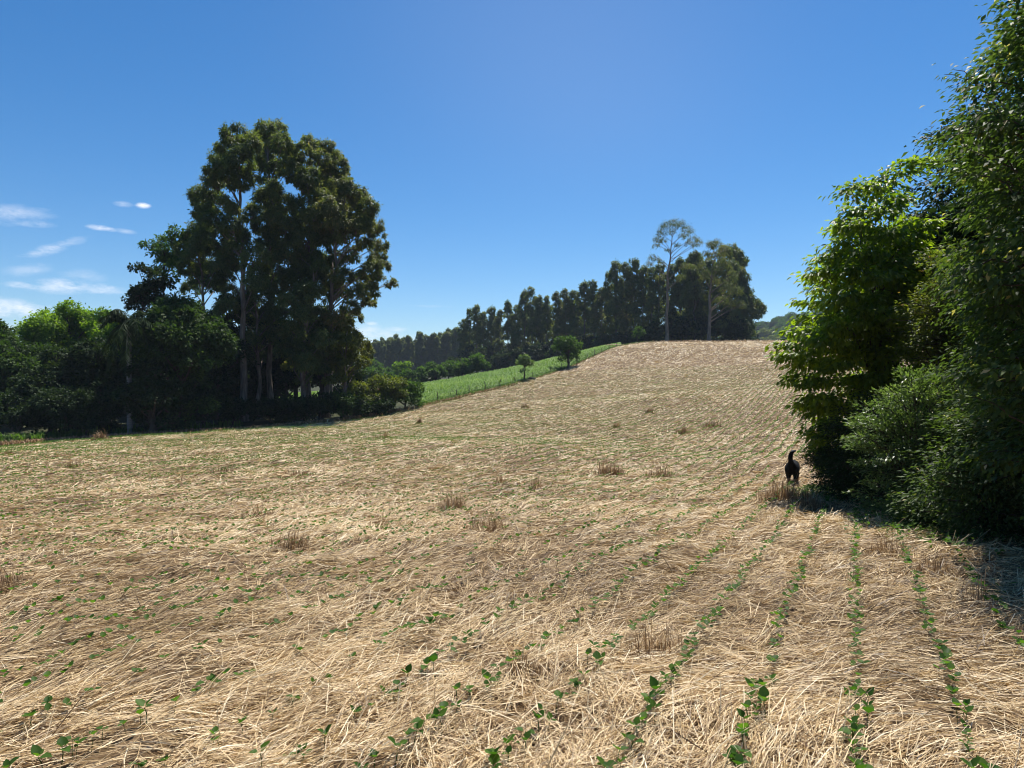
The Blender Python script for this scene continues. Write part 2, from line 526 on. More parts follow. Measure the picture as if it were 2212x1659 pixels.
def straw_litter():
    r = rng(5)
    mb = MB()
    bands = [(.8, 3, 54, 12000), (2.2, 5, 44, 62000), (5, 8, 42, 70000), (8, 13, 41, 92000), (13, 22, 40, 110000), (22, 38, 39, 105000), (38, 65, 39, 120000), (65, 138, 38, 270000)]
    bands = [b + (0,) for b in bands] + [(.4, 3, 180, 15000, 54), (2.2, 5, 115, 42000, 44), (5, 8, 85, 34000, 42), (8, 13, 66, 32000, 41), (13, 22, 56, 26000, 40), (22, 38, 48, 18000, 39), (38, 65, 45, 15000, 39), (65, 138, 42, 20000, 38)]
    for d0, d1, half, n, lo in bands:
        x, y, d = scatter(r, n, d0, d1, half, lo)
        bare = np.clip((fbm(x * 1.6, y * 2.6, 91, 3) - .58) * 7, 0, .82)          # thin places where soil shows
        keep = in_stubble(x, y) & (r.random(n) > bare)
        x, y, d = x[keep], y[keep], d[keep]
        n = len(x)
        base = math.atan2(ROW[1], ROW[0]) - R(14)
        fld = base + (fbm(x * .7, y * .7, 31, 3) - .5) * R(140)
        fld = fld - R(46) / (1 + np.exp(-(x - .6) * 1.6)) * np.clip(1.4 - d / 18, .25, 1)
        mess = np.clip(fbm(x * .8, y * .8, 77, 2) * 1.7 - .55, .12, .9)
        a = fld + r.normal(0, 1, n) * (.22 + mess * .8)
        rand = r.random(n) < .16 + .16 / (1 + np.exp(-(x - .3 * y) * 1.2))
        a = np.where(rand, r.random(n) * 6.28, a)
        L = (.06 + .24 * r.random(n) ** 1.9) * (1 + d * .012)
        W = np.clip(np.minimum(d, 35) * .00068 + np.maximum(d - 35, 0) * .00036, .0040, .06) * (.5 + .85 * r.random(n))
        up = r.normal(0, .16, n) + np.where(r.random(n) < .10, r.random(n) * .9, 0)
        dirv = np.stack([np.cos(a) * np.cos(up), np.sin(a) * np.cos(up), np.sin(up)], 1)
        z0 = G(x, y) - Z00 + heap(x, y)
        x1, y1 = x + dirv[:, 0] * L, y + dirv[:, 1] * L
        z1 = G(x1, y1) - Z00 + heap(x1, y1)
        lay = .004 + .07 * r.random(n) ** 1.5
        p0 = np.stack([x, y, z0 + lay], 1)
        p2 = np.stack([x1, y1, z1 + lay + np.sin(up) * L * .8], 1)
        pm = (p0 + p2) / 2
        pm[:, 2] += r.normal(.002, .006, n) + .006 * L
        pm[:, :2] += np.where(r.random((n, 1)) < .25, r.normal(0, .05, (n, 2)), r.normal(0, .012, (n, 2))) * L[:, None]
        roll = r.normal(0, .6, n)
        side = unit(np.cross(dirv, np.array([0, 0, 1.0])))
        nor = np.cross(side, dirv)
        s = (side * np.cos(roll)[:, None] + nor * np.sin(roll)[:, None]) * W[:, None] * .5
        v = np.stack([p0 - s, p0 + s, pm + s, pm - s, p2 + s * .7, p2 - s * .7], 1)
        k = np.arange(n)[:, None] * 6
        f = np.stack([k + np.array([[0, 1, 2, 3]]), k + np.array([[3, 2, 4, 5]])], 1).reshape(-1, 4)
        tone = fbm(x * .35, y * .6, 55, 3) - .5
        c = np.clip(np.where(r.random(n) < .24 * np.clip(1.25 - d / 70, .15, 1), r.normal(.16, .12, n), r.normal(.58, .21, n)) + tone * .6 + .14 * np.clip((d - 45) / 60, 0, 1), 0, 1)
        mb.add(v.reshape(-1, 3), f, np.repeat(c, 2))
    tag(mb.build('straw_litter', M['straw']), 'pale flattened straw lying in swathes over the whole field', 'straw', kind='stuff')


straw_litter()


def tuft_mesh(seed, h, spread, n, lean=(0, 0), w=.006):
    """a ragged tuft: stems leaning and bending every way, thinning out towards its rim"""
    r = rng(seed)
    mb = MB()
    nc = int(r.integers(3, 7))
    cx, cy = r.normal(0, spread * .36, nc), r.normal(0, spread * .28, nc)
    ch = r.uniform(.45, 1.0, nc)
    i = r.integers(0, nc, n)
    b = np.stack([cx[i] + r.normal(0, spread * .30, n), cy[i] + r.normal(0, spread * .28, n), np.full(n, -.04)], 1)
    fall = np.exp(-(np.hypot(b[:, 0], b[:, 1]) / (spread * 1.1)) ** 2)
    hh = h * ch[i] * (.25 + .85 * r.random(n) ** 1.3) * (.45 + .55 * fall)
    t = np.abs(r.normal(.45, .5, n))
    a2 = np.arctan2(b[:, 1], b[:, 0]) + r.normal(0, 1.5, n)
    reach = np.sin(np.minimum(t, 1.5)) * hh * 1.15
    dx = np.stack([np.cos(a2) * reach + (lean[0] + r.normal(0, .12)) * hh, np.sin(a2) * reach + lean[1] * hh, np.zeros(n)], 1)
    up = np.cos(np.minimum(t, 1.4)) * hh
    mid = b + dx * .33 + np.stack([r.normal(0, .03, n) * hh, r.normal(0, .03, n) * hh, up * r.uniform(.6, .8, n)], 1)
    tip = b + dx + np.stack([0 * up, 0 * up, up * r.uniform(.55, 1.05, n)], 1)
    s = unit(np.stack([-np.sin(a2 + r.normal(0, .8, n)), np.cos(a2), np.zeros(n)], 1)) * w * .5 * r.uniform(.6, 1.4, (n, 1))
    v = np.stack([b - s, b + s, mid + s, mid - s, tip + s * .3, tip - s * .3], 1)
    k = np.arange(n)[:, None] * 6
    f = np.stack([k + np.array([[0, 1, 2, 3]]), k + np.array([[3, 2, 4, 5]])], 1).reshape(-1, 4)
    mb.add(v.reshape(-1, 3), f, np.repeat(np.clip(r.normal(.45, .27, n), 0, 1), 2))
    return mb


def ground_at(px, py):
    """where the sight line through a photo point meets the ground"""
    ds = np.geomspace(1.5, 160, 3000)
    x = (px - 1106) / FPX * ds
    z = EYE - (py - 829) / FPX * ds
    below = z < G(x, ds) - Z00
    i = int(np.argmax(below)) if below.any() else len(ds) - 1
    return x[i], ds[i]


# px, py of the foot, height m, spread m, stems, label
TUFTS = [
    (975, 1105, .50, .26, 420, 'brown bushy dry grass tuft left of centre, the widest standing in mid field'),
    (615, 1200, .36, .24, 300, 'loose dark brown grass tuft on flattened straw in the left half'),
    (565, 1122, .34, .22, 260, 'reddish brown low tuft left of the widest bushy tuft'),
    (1085, 1048, .42, .13, 150, 'narrow upright dry tuft behind and right of the widest bushy tuft'),
    (1160, 1060, .34, .20, 180, 'ragged pale tuft with bare stalks beside the narrow upright tuft'),
    (1310, 1030, .62, .38, 460, 'tall spreading dry tuft ahead of the dog, left one of a pair'),
    (1420, 1032, .60, .36, 380, 'tall spreading dry tuft ahead of the dog, right one of a pair'),
    (1425, 1425, .34, .15, 240, 'upright tuft of brown stubble stalks in the right foreground'),
    (1125, 1475, .22, .10, 130, 'short stubby tuft of straw stalks in the middle foreground'),
    (1690, 1085, .55, .42, 520, 'big dry grass tuft in front of the dog at the bush edge'),
    (1745, 1100, .50, .35, 300, 'shaded grass tuft under the bush just right of the dog'),
    (10, 1290, .40, .20, 300, 'dark brown tuft cut by the left edge of the view'),
    (2110, 1330, .62, .05, 26, 'few tall straight stalks standing in the shade under the bushes'),
    (2030, 1262, .30, .18, 260, 'orange brown tuft on the sunlit edge of the bush shade'),
    (1925, 1215, .32, .22, 240, 'pale straw tuft leaning at the foot of the small leaved shrub'),
    (165, 1010, .42, .30, 260, 'low brown tuft far left below the dark wood'),
    (640, 1030, .30, .38, 420, 'long low brown mound of straw in the far left field'),
    (700, 1005, .35, .30, 200, 'small faded tuft behind the long low straw mound'),
    (480, 1030, .35, .35, 220, 'low reddish tuft left of the long straw mound'),
    (1535, 920, .60, .50, 220, 'dark brown tuft up the slope on the right'),
    (1400, 890, .55, .25, 130, 'small upright tuft up the slope left of the dark brown one'),
    (1330, 925, .60, .20, 110, 'thin upright tuft low on the middle slope'),
    (1475, 935, .55, .40, 160, 'faded tuft on the slope below the dark brown one'),
    (1040, 1160, .34, .30, 240, 'grey brown loose tuft in mid field right of the widest bushy tuft'),
    (820, 1135, .30, .24, 200, 'low dark tuft just left below the widest bushy tuft'),
    (225, 953, .75, .45, 200, 'bright bleached grass tuft on the field edge under the palm wood'),
    (1135, 880, .75, .30, 100, 'tiny dark tuft near the corn edge on the slope'),
    (830, 950, .55, .45, 140, 'brown tuft below the right end of the left grove'),
    (905, 912, .55, .10, 300, 'brown tuft at the foot of the low bushes'),
]
for k, (px, py, h, sp, n, lab) in enumerate(TUFTS):
    x, y = ground_at(px, py)
    dd = math.hypot(x, y)
    o = tuft_mesh(100 + k, h * 1.2, sp * 1.2, int(n * 1.9), (.12 * math.sin(k), .1 * math.cos(k * 1.7)), max(.0045, dd * .00055)).build('dry_grass_tuft', M['dry'])
    o.location = (x, y, float(GS(x, y)))
    tag(o, lab, 'grass tuft', 'dry grass tufts standing in the stubble field')


def soy_plants():
    r = rng(11)
    ks, ts = [], []
    pts = []
    for k in np.arange(-150, 60):
        off = k * .46
        t = np.cumsum(r.uniform(.03, .105, 1600)) - 10
        pts.append(np.stack([ROWP[0] * off + ROW[0] * t, ROWP[1] * off + ROW[1] * t], 1))
    p = np.concatenate(pts)
    p += r.normal(0, .022, p.shape)
    x, y = p[:, 0], p[:, 1]
    d = np.hypot(x, y)
    ok = (y > .6) & (d > 1.5) & (d < 95) & (np.abs(np.arctan2(x, y)) < R(40) + R(25) * np.exp(-d / 12)) & in_stubble(x, y)
    ok &= ~((x > 4.55 + .2 * (y - 6)) & (y > 4) & (y < 24))
    px = pxof(x, y)
    py = 829 + FPX * (EYE - 0 + .05 * np.minimum(d, 20)) / np.maximum(y, .5)
    right = 1 / (1 + np.exp(-(px - 1250 + (py - 1250) * .3) / 170))
    prob = (1.0 + .5 * right) * np.clip(fbm(x * .7, y * .7, 63, 2) * 2.4 - .4, .50, 1.3)
    prob = np.where(d > 14, prob * .8 + .22, prob)
    prob *= np.clip(1.25 - d / 110, .25, 1)
    ok &= r.random(len(x)) < prob
    x, y, d = x[ok], y[ok], d[ok]
    o = np.argsort(d)
    return x[o], y[o], d[o]


def seedling_parts(r, s=1.0):
    """one seedling round the origin: stem tube, then its leaves"""
    h = r.uniform(.035, .07) * s
    top = np.array([r.normal(0, .012), r.normal(0, .012), h])
    st = MB()
    st.tube([np.array([0, 0, -.04]), top * .5 + np.array([.004, 0, 0]), top], [.0022, .002, .0015], 4, .3)
    az = r.random() * 6.283
    out = []
    nl = 2 if r.random() < .45 else 4
    for q in range(nl):
        a = az + math.pi * q + (1.3 if q > 1 else 0) + r.normal(0, .3)
        e = r.uniform(.05, 1.2)
        A = np.array([[math.cos(a) * math.cos(e), math.sin(a) * math.cos(e), math.sin(e)]])
        N = np.array([[-math.cos(a) * math.sin(e), -math.sin(a) * math.sin(e), math.cos(e)]])
        lf = MB()
        L = r.uniform(.038, .056) * s * (.7 if q > 1 else 1)
        lf.leaves(top[None] + A * .006, A, N, L, L * r.uniform(.82, .98), np.array([r.random()]), .14, False)
        out.append(lf)
    return st, out


sx, sy, sd = soy_plants()
_r = rng(12)
vis = np.abs(np.arctan2(sx, sy)) < R(36.2)
near = np.where(vis)[0][:300]
restm = np.ones(len(sx), bool)
restm[near] = False
SEED_LABEL = 'small two-leaved green seedling poking up through the pale straw'
SEED_GROUP = 'green seedlings in rows among the straw'
protos = []
for k in range(24):
    st, lv = seedling_parts(_r, .92)
    root = thing('seedling', (0, 0, 0), SEED_LABEL, 'seedling', SEED_GROUP)
    st.build('stem', M['soy'], root)
    for lf in lv:
        lf.build('leaf', M['soy'], root)
    protos.append(root)
for k, i in enumerate(near):
    loc = (sx[i], sy[i], float(GS(sx[i], sy[i])) + .04)
    if k < 24:
        o = protos[k]
        o.location = loc
    else:
        s = _r.uniform(.65, 1.35)
        o = copy_thing(protos[int(_r.integers(24))], loc, _r.random() * 6.283, (s, s, s))
mb = MB()
for sel, s in ((restm & (sd < 22), .88), (restm & (sd >= 22), 1.1)):
    x, y, d = sx[sel], sy[sel], sd[sel]
    n = len(x)
    z = GS(x, y)
    h = _r.uniform(.035, .075, n)
    top = np.stack([x, y, z + .05 + np.minimum(d, 40) * .0012 + h], 1)
    az = _r.random(n) * 6.283
    for q in (0, 1):
        a = az + math.pi * q + _r.normal(0, .3, n)
        e = _r.uniform(.1, .95, n)
        A = np.stack([np.cos(a) * np.cos(e), np.sin(a) * np.cos(e), np.sin(e)], 1)
        N = np.stack([-np.cos(a) * np.sin(e), -np.sin(a) * np.sin(e), np.cos(e)], 1)
        L = _r.uniform(.038, .056, n) * s
        mb.leaves(top, A, N, L, L * .92, _r.random(n), .14, False)
tag(mb.build('seedling_rows', M['soy']), 'rows of tiny green seedlings running away over the straw covered slope', 'seedlings', kind='stuff')


def corn():
    r = rng(41)
    mb = MB()
    xs, ys = [], []
    u = np.arange(-70, 60, .62)
    for k in range(len(u)):
        t = np.arange(60, 140, .42)
        xs.append(u[k] + r.normal(0, .24, len(t)))
        ys.append(t + r.normal(0, .2, len(t)))
    x, y = np.concatenate(xs), np.concatenate(ys)
    ok = in_corn(x, y) & ~in_stubble(x, y + .35)
    x, y = x[ok], y[ok]
    n = len(x)
    z = G(x, y) - Z00
    e = np.interp(pxof(x, y), EDGE[:, 0], EDGE[:, 1])
    hs = (.42 + .34 * fbm(x * .15, y * .15, 5, 2)) * np.clip(.45 + (y - e) / 9, .45, 1)
    for q in range(6):
        a = r.random(n) * 6.283
        h0 = hs * r.uniform(.25, .9, n)
        b = np.stack([x, y, z + h0], 1)
        L = hs * r.uniform(.5, .85, n)
        out = np.stack([np.cos(a), np.sin(a), np.zeros(n)], 1)
        mid = b + out * L[:, None] * .45 + np.array([0, 0, 1.0]) * (L * .42)[:, None]
        tip = b + out * L[:, None] * .95 + np.array([0, 0, 1.0]) * (L * r.uniform(-.1, .25, n))[:, None]
        s = np.stack([-np.sin(a), np.cos(a), np.zeros(n)], 1) * .055
        v = np.stack([b - s * .6, b + s * .6, mid + s, mid - s, tip + s * .25, tip - s * .25], 1)
        k = np.arange(n)[:, None] * 6
        f = np.stack([k + np.array([[0, 1, 2, 3]]), k + np.array([[3, 2, 4, 5]])], 1).reshape(-1, 4)
        mb.add(v.reshape(-1, 3), f, np.repeat(np.clip(r.normal(.5, .22, n) + (fbm(x * .2, y * .2, 8, 2) - .5) * .6, 0, 1), 2))
    tag(mb.build('corn_crop', M['corn']), 'young green corn growing on the slope beyond the straw', 'corn', kind='stuff')


corn()


def blades(name, mat, label, cat, x, y, hmin, hmax, w, per, seed, zoff=0.0, spread=.12):
    """stuff of arching blades rooted at x, y"""
    r = rng(seed)
    x, y = np.repeat(x, per), np.repeat(y, per)
    n = len(x)
    x = x + r.normal(0, spread, n)
    y = y + r.normal(0, spread, n)
    z = G(x, y) - Z00 + zoff
    a = r.random(n) * 6.283
    h = r.uniform(hmin, hmax, n)
    out = np.stack([np.cos(a), np.sin(a), np.zeros(n)], 1)
    b = np.stack([x, y, z - .03], 1)
    k1 = r.uniform(.1, .5, n)
    mid = b + out * (h * k1 * .5)[:, None] + np.array([0, 0, 1.0]) * (h * .7)[:, None]
    tip = b + out * (h * k1 * 1.6)[:, None] + np.array([0, 0, 1.0]) * (h * r.uniform(.5, 1, n))[:, None]
    s = np.stack([-np.sin(a), np.cos(a), np.zeros(n)], 1) * w * .5
    v = np.stack([b - s * .6, b + s * .6, mid + s, mid - s, tip + s * .2, tip - s * .2], 1)
    k = np.arange(n)[:, None] * 6
    f = np.stack([k + np.array([[0, 1, 2, 3]]), k + np.array([[3, 2, 4, 5]])], 1).reshape(-1, 4)
    mb = MB()
    mb.add(v.reshape(-1, 3), f, np.repeat(r.random(n), 2))
    tag(mb.build(name, mat), label, cat, kind='stuff')


_r = rng(51)
# straw-coloured fringe along the field edge
pxs = _r.uniform(-250, 1400, 2600)
yy = np.interp(pxs, EDGE[:, 0], EDGE[:, 1]) + _r.normal(-.2, .35, 2600)
blades('edge_grass', M['dry'], 'fringe of dry grass along the far edge of the straw field', 'grass', (pxs - 1106) / FPX * yy, yy, .15, .42, .05, 4, 52)
# the same dry fringe along the crest
pxs = _r.uniform(1390, 1720, 700)
yy = _r.uniform(122, 135, 700)
blades('crest_grass', M['dry'], 'dry grass stems standing along the crest of the straw field', 'grass', (pxs - 1106) / FPX * yy, yy, .12, .45, .05, 4, 55)
# leafy strip under the left wood
pxs = np.concatenate([_r.uniform(-250, 85, 200), _r.uniform(85, 520, 130)])
yy = np.interp(pxs, EDGE[:, 0], EDGE[:, 1]) + np.where(pxs < 85, _r.uniform(.4, 2.2, 330), _r.uniform(2.0, 3.6, 330))
blades('leafy_undergrowth', M['weed'], 'strip of broad arching leaves between the field and the dark wood', 'undergrowth', (pxs - 1106) / FPX * yy, yy, .4, .85, .09, 6, 53)
# green weeds between field and corn
pxs = _r.uniform(905, 1420, 1800)
yy = np.interp(pxs, EDGE[:, 0], EDGE[:, 1]) + _r.uniform(.1, 2.2, 1800)
blades('verge_grass', M['weed'], 'bright green grass verge between the straw and the corn', 'grass', (pxs - 1106) / FPX * yy, yy, .2, .5, .07, 4, 54)


def weeds_by_bush():
    r = rng(57)
    n = 1500
    t = r.random(n)
    y = 5.2 + 10.5 * t
    x = 4.35 + .215 * (y - 5.5) + r.normal(.25, .42, n)
    keep = (fbm(x * 1.1, y * .9, 71, 2) > .54) & (r.random(n) < np.clip((y - 7.5) / 4, .04, .9))
    x, y = x[keep], y[keep]
    mb = MB()
    z = GS(x, y)
    for q in range(7):
        n = len(x)
        a = r.random(n) * 6.283
        e = r.uniform(-.1, 1.0, n)
        A = np.stack([np.cos(a) * np.cos(e), np.sin(a) * np.cos(e), np.sin(e)], 1)
        b = np.stack([x + r.normal(0, .05, n), y + r.normal(0, .05, n), z + r.uniform(.01, .16, n)], 1)
        mb.leaves(b, A, np.array([0, 0, 1.0]) + r.normal(0, .3, (n, 3)), r.uniform(.04, .09, n), r.uniform(.02, .04, n), r.random(n), .15, True)
    tag(mb.build('green_weeds', M['weed']), 'low green weeds along the foot of the bushes', 'weeds', kind='stuff')


weeds_by_bush()

# ------------------------------------------------------------------ trees


def limb(p0, p1, r, bow=.12, n=5):
    t = np.linspace(0, 1, n)[:, None]
    L = np.linalg.norm(p1 - p0)
    b = r.normal(0, bow * .5, 3) * L
    b[2] += bow * L * .5
    return p0 * (1 - t) + p1 * t + b * (4 * t * (1 - t)) * .5


def clump_leaves(mb, r, c, rad, n, L, W, flat=.85, hang=.65, zlow=-.3, tone=0.0, tufts=None, tight=.13, mi=0):
    """one foliage clump: leaf tufts spread over a dome, leaves hanging from them"""
    k = tufts or max(9, int(15 + rad * 8))
    z = r.uniform(zlow, 1, k)
    a = r.random(k) * 6.283
    q = np.sqrt(np.maximum(0, 1 - z * z))
    D = np.stack([np.cos(a) * q, np.sin(a) * q, z], 1)
    rr = rad * (.62 + .38 * r.random(k) ** .5)
    T = c + D * rr[:, None] * np.array([1, 1, flat])
    i = r.integers(0, k, n)
    o = r.normal(0, 1, (n, 3))
    p = T[i] + o * rad * tight * np.array([1, 1, 1.15])
    d = unit(D[i] + unit(o) * .75)
    A = d * (1 - hang) + np.array([0, 0, -hang]) + r.normal(0, .30, (n, 3))
    N = d + np.array([0, 0, .25]) + r.normal(0, .28, (n, 3))
    rn = np.clip(r.normal(.45, .2, n) + tone + (r.random(k)[i] - .5) * .3, 0, 1)
    mb.leaves(p, A, N, L * r.uniform(.7, 1.3, n), W * r.uniform(.7, 1.3, n), rn, .12, True, mi)


def tree_from_clumps(name, base, trunk_pts, trunk_r, clumps, seed, label, cat, group, leaf, bark, L=.32, W=.10, dens=330, hang=.65, flat=.85, rootfrac=(.35, .9), limb_r=.16, tufts=None, tight=.14, rust=0.0):
    """clumps: list of (x, y, z, radius) relative to the base"""
    r = rng(seed)
    root = thing(name, base, label, cat, group)
    tb = MB()
    tp = np.asarray(trunk_pts, float)
    seg = np.linspace(0, 1, 14)
    full = np.stack([np.interp(seg, np.linspace(0, 1, len(tp)), tp[:, i]) for i in range(3)], 1)
    full[1:-1, :2] += r.normal(0, trunk_r * .35, (12, 2))
    tb.tube(full, trunk_r * (1.25 - 1.05 * seg ** .8) * np.where(seg < .04, 1.35, 1), 9, .5)
    H = full[-1, 2]
    cb = MB()
    for (x, y, z, rad) in clumps:
        c = np.array([x, y, z])
        zs = np.clip(z - rad * .5 - (.18 + .12 * r.random()) * math.hypot(x, y) * 1.5 - .03 * H, H * .06, H * .97)
        st = np.array([np.interp(zs, full[:, 2], full[:, i]) for i in range(3)])
        if np.linalg.norm(c - st) > .4:
            pts = limb(st, c + np.array([0, 0, rad * .2]), r)
            r0 = min(limb_r, trunk_r * (1.15 - zs / H)) * (.45 + .2 * rad)
            tb.tube(pts, np.linspace(max(r0, .025), .02, len(pts)), 5, .5)
            for _ in range(3):
                e = c + unit(r.normal(0, 1, 3) + np.array([0, 0, .5])) * rad * .75
                q = limb(pts[-2], e, r, .1, 4)
                tb.tube(q, np.linspace(max(r0 * .45, .015), .008, 4), 4, .5)
        clump_leaves(cb, r, c, rad, int(dens * rad * rad), L, W, flat, hang, tone=r.normal(0, .12) + rust, tufts=tufts, tight=tight)
    tb.build('trunk', bark, root, smooth=True)
    cb.build('crown', leaf, root)
    return root


def px_clumps(base, lst, d, r, depth):
    """photo measurements (px, py, radius px[, depth]) of a tree's clumps to metres about its base; each gets a depth of its own"""
    out = []
    for c in lst:
        dy = c[3] if len(c) > 3 else r.uniform(-depth, depth)
        p = P(c[0], c[1], d + dy)
        out.append((p[0] - base[0], p[1] - base[1], p[2] - base[2], c[2] / FPX * d * .95))
    return out


def base_at(px, d, sink=.15):
    x = (px - 1106) / FPX * d
    return np.array([x, d, GZ(x, d) - sink])


GROVE = 'trees of the left grove'
# the big eucalypts of the left grove
r_ = rng(201)
BIG = [
    # px of trunk, distance, trunk radius, top (px, py), leaf, label, clumps
    (528, 60, .34, (512, 285), 'euc', 'tall eucalyptus with a long bare pale trunk, left peak of the grove',
     [(510, 292, 26), (498, 318, 30), (535, 318, 27), (480, 345, 26), (520, 350, 30), (545, 345, 22), (470, 372, 24), (455, 395, 26), (500, 380, 22), (440, 425, 27), (465, 430, 22), (440, 462, 22), (455, 480, 20),
      (520, 390, 27), (515, 405, 20), (540, 375, 20), (490, 450, 24), (500, 490, 24), (545, 470, 24), (475, 515, 26), (520, 530, 28), (550, 560, 28), (500, 570, 28), (555, 610, 26), (480, 600, 26), (535, 640, 22), (570, 640, 24)]),
    (585, 64, .30, (578, 280), 'euc', 'tall eucalyptus with the topmost crown in the middle of the left grove',
     [(572, 285, 22), (595, 290, 26), (582, 312, 28), (612, 312, 22), (560, 300, 18), (605, 340, 24), (575, 345, 22), (630, 335, 20), (595, 370, 20), (625, 370, 24), (590, 425, 30), (570, 440, 26), (610, 445, 28), (600, 478, 28), (575, 490, 28),
      (620, 500, 26), (585, 530, 28), (610, 560, 26), (590, 590, 24), (575, 620, 22), (610, 630, 22)]),
    (668, 63, .28, (668, 320), 'euc', 'eucalyptus with a split upper crown, right of the topmost one',
     [(668, 315, 20), (685, 325, 20), (655, 330, 18), (650, 355, 22), (695, 345, 18), (665, 385, 24), (655, 400, 22), (675, 410, 24), (640, 390, 20), (690, 430, 22), (650, 450, 24), (680, 470, 24), (640, 490, 24), (660, 520, 26), (690, 520, 24), (645, 505, 16),
      (635, 540, 26), (670, 560, 26), (650, 590, 24), (690, 590, 22), (625, 600, 22), (660, 630, 24)]),
    (715, 66, .26, (715, 335), 'euc_rust', 'rusty tipped eucalyptus with a narrow crown behind the right part of the grove',
     [(710, 322, 18), (722, 345, 20), (735, 365, 20), (710, 368, 20), (730, 385, 22), (700, 390, 20), (745, 385, 14), (715, 410, 20)]),
    (705, 61, .32, (745, 425), 'euc_rust', 'wide brownish eucalyptus leaning out at the right side of the grove',
     [(735, 408, 24), (755, 415, 24), (720, 425, 26), (775, 430, 24), (740, 440, 26), (710, 455, 26), (795, 455, 24), (760, 460, 28), (735, 480, 28), (805, 485, 22), (780, 490, 24), (815, 505, 16), (700, 490, 22), (750, 510, 26), (820, 535, 18), (715, 520, 24),
      (790, 530, 18), (815, 560, 20), (828, 575, 14), (760, 555, 22), (800, 590, 22), (720, 560, 24), (780, 600, 16), (815, 600, 14), (745, 600, 24), (800, 630, 18), (795, 655, 13), (770, 635, 18), (735, 640, 26), (715, 610, 24), (755, 668, 20), (740, 690, 14), (722, 690, 22), (715, 730, 22), (735, 770, 20), (705, 770, 22), (700, 720, 24)]),
    (652, 60, .27, (682, 560), 'euc', 'lower eucalyptus in front of the grove, crown of bright domed tufts',
     [(682, 562, 18), (690, 580, 18), (660, 640, 22), (645, 560, 18), (672, 605, 20), (640, 600, 22), (650, 680, 26), (680, 640, 24), (620, 660, 24), (690, 690, 24), (660, 720, 24), (630, 720, 24), (700, 740, 22), (680, 770, 20), (650, 780, 20), (615, 760, 20), (665, 790, 22), (640, 750, 24), (690, 800, 20), (628, 790, 20)]),
    (560, 62, .24, (545, 590), 'euc', 'dim inner eucalyptus with a thin trunk just right of the pale one',
     [(600, 690, 26), (575, 670, 24), (550, 690, 26), (530, 660, 22), (610, 730, 24), (575, 730, 24), (540, 740, 22), (500, 640, 22), (490, 670, 24)]),
    (445, 63, .27, (425, 500), 'euc', 'dark eucalyptus low on the left shoulder of the grove',
     [(425, 500, 22), (412, 520, 22), (440, 515, 24), (400, 545, 20), (425, 550, 26), (455, 545, 24), (445, 580, 24), (405, 580, 20), (470, 575, 22), (430, 605, 22), (465, 610, 24), (490, 560, 22)]),
    (745, 60.5, .20, (750, 715), 'euc_yellow', 'short yellow green eucalyptus at the right end of the grove',
     [(745, 705, 20), (725, 715, 20), (765, 730, 18), (780, 745, 20), (790, 765, 18), (750, 745, 22), (730, 755, 20), (770, 770, 20), (785, 785, 14), (745, 785, 16), (720, 790, 16), (735, 815, 15), (765, 810, 15), (715, 825, 14)]),
]
for k, (px, d, tr, top, leaf, lab, cl) in enumerate(BIG):
    b = base_at(px, d)
    t = P(top[0], top[1], d) - b
    mid = P(px * .85 + top[0] * .15, (top[1] + 915) / 2, d) - b
    cl = cl + [(c[0] + r_.normal(0, 12), c[1] + 10 + abs(r_.normal(0, 14)), c[2] * .95, r_.uniform(2, 6)) for c in cl if r_.random() < .38]
    tree_from_clumps('eucalyptus_tree', b, [(0, 0, 0), tuple(mid), tuple(t)], tr * .8, px_clumps(b, cl, d, r_, 3.2), 300 + k, lab, 'eucalyptus tree', GROVE, M[leaf], M['bark_euc'], L=.24, W=.10, dens=2000, limb_r=.10, hang=.5, flat=1.12)


def broad_tree(name, base, H, R_, seed, label, cat, group, leaf, low=.25, L=.24, W=.16, nclump=30, dens=620, trunk_r=.22, sq=(1, 1), hang=.3, bark='bark_dark', flat=.62, cr=.36):
    """a rounded tree: clumps over an uneven ellipsoid"""
    r = rng(seed)
    cz, rz = H * (1 + low) / 2, H * (1 - low) / 2
    cl = []
    for q in range(nclump):
        v = unit(r.normal(0, 1, 3))
        v[2] = abs(v[2]) if r.random() < .62 else v[2]
        s = r.uniform(.55, .92) if q > nclump * .25 else r.uniform(.1, .5)
        c = v * s * np.array([R_ * sq[0], R_ * sq[1], rz]) * r.uniform(.88, 1.1)
        cl.append((c[0], c[1], cz + c[2], R_ * cr * r.uniform(.7, 1.25)))
    return tree_from_clumps(name, base, [(0, 0, 0), (r.normal(0, .03) * H, 0, H * .45), (r.normal(0, .04) * H, 0, H * .86)], trunk_r, cl, seed + 1, label, cat, group, leaf, M[bark], L, W, dens, hang, flat)


def px_broad(px, top, d, rpx, seed, label, leaf, name='broadleaf_tree', cat='tree', group=GROVE, **kw):
    b = base_at(px, d)
    H = EYE - (top - 829) / FPX * d - b[2]
    return broad_tree(name, b, H, rpx / FPX * d, seed, label, cat, group, M[leaf], **kw)


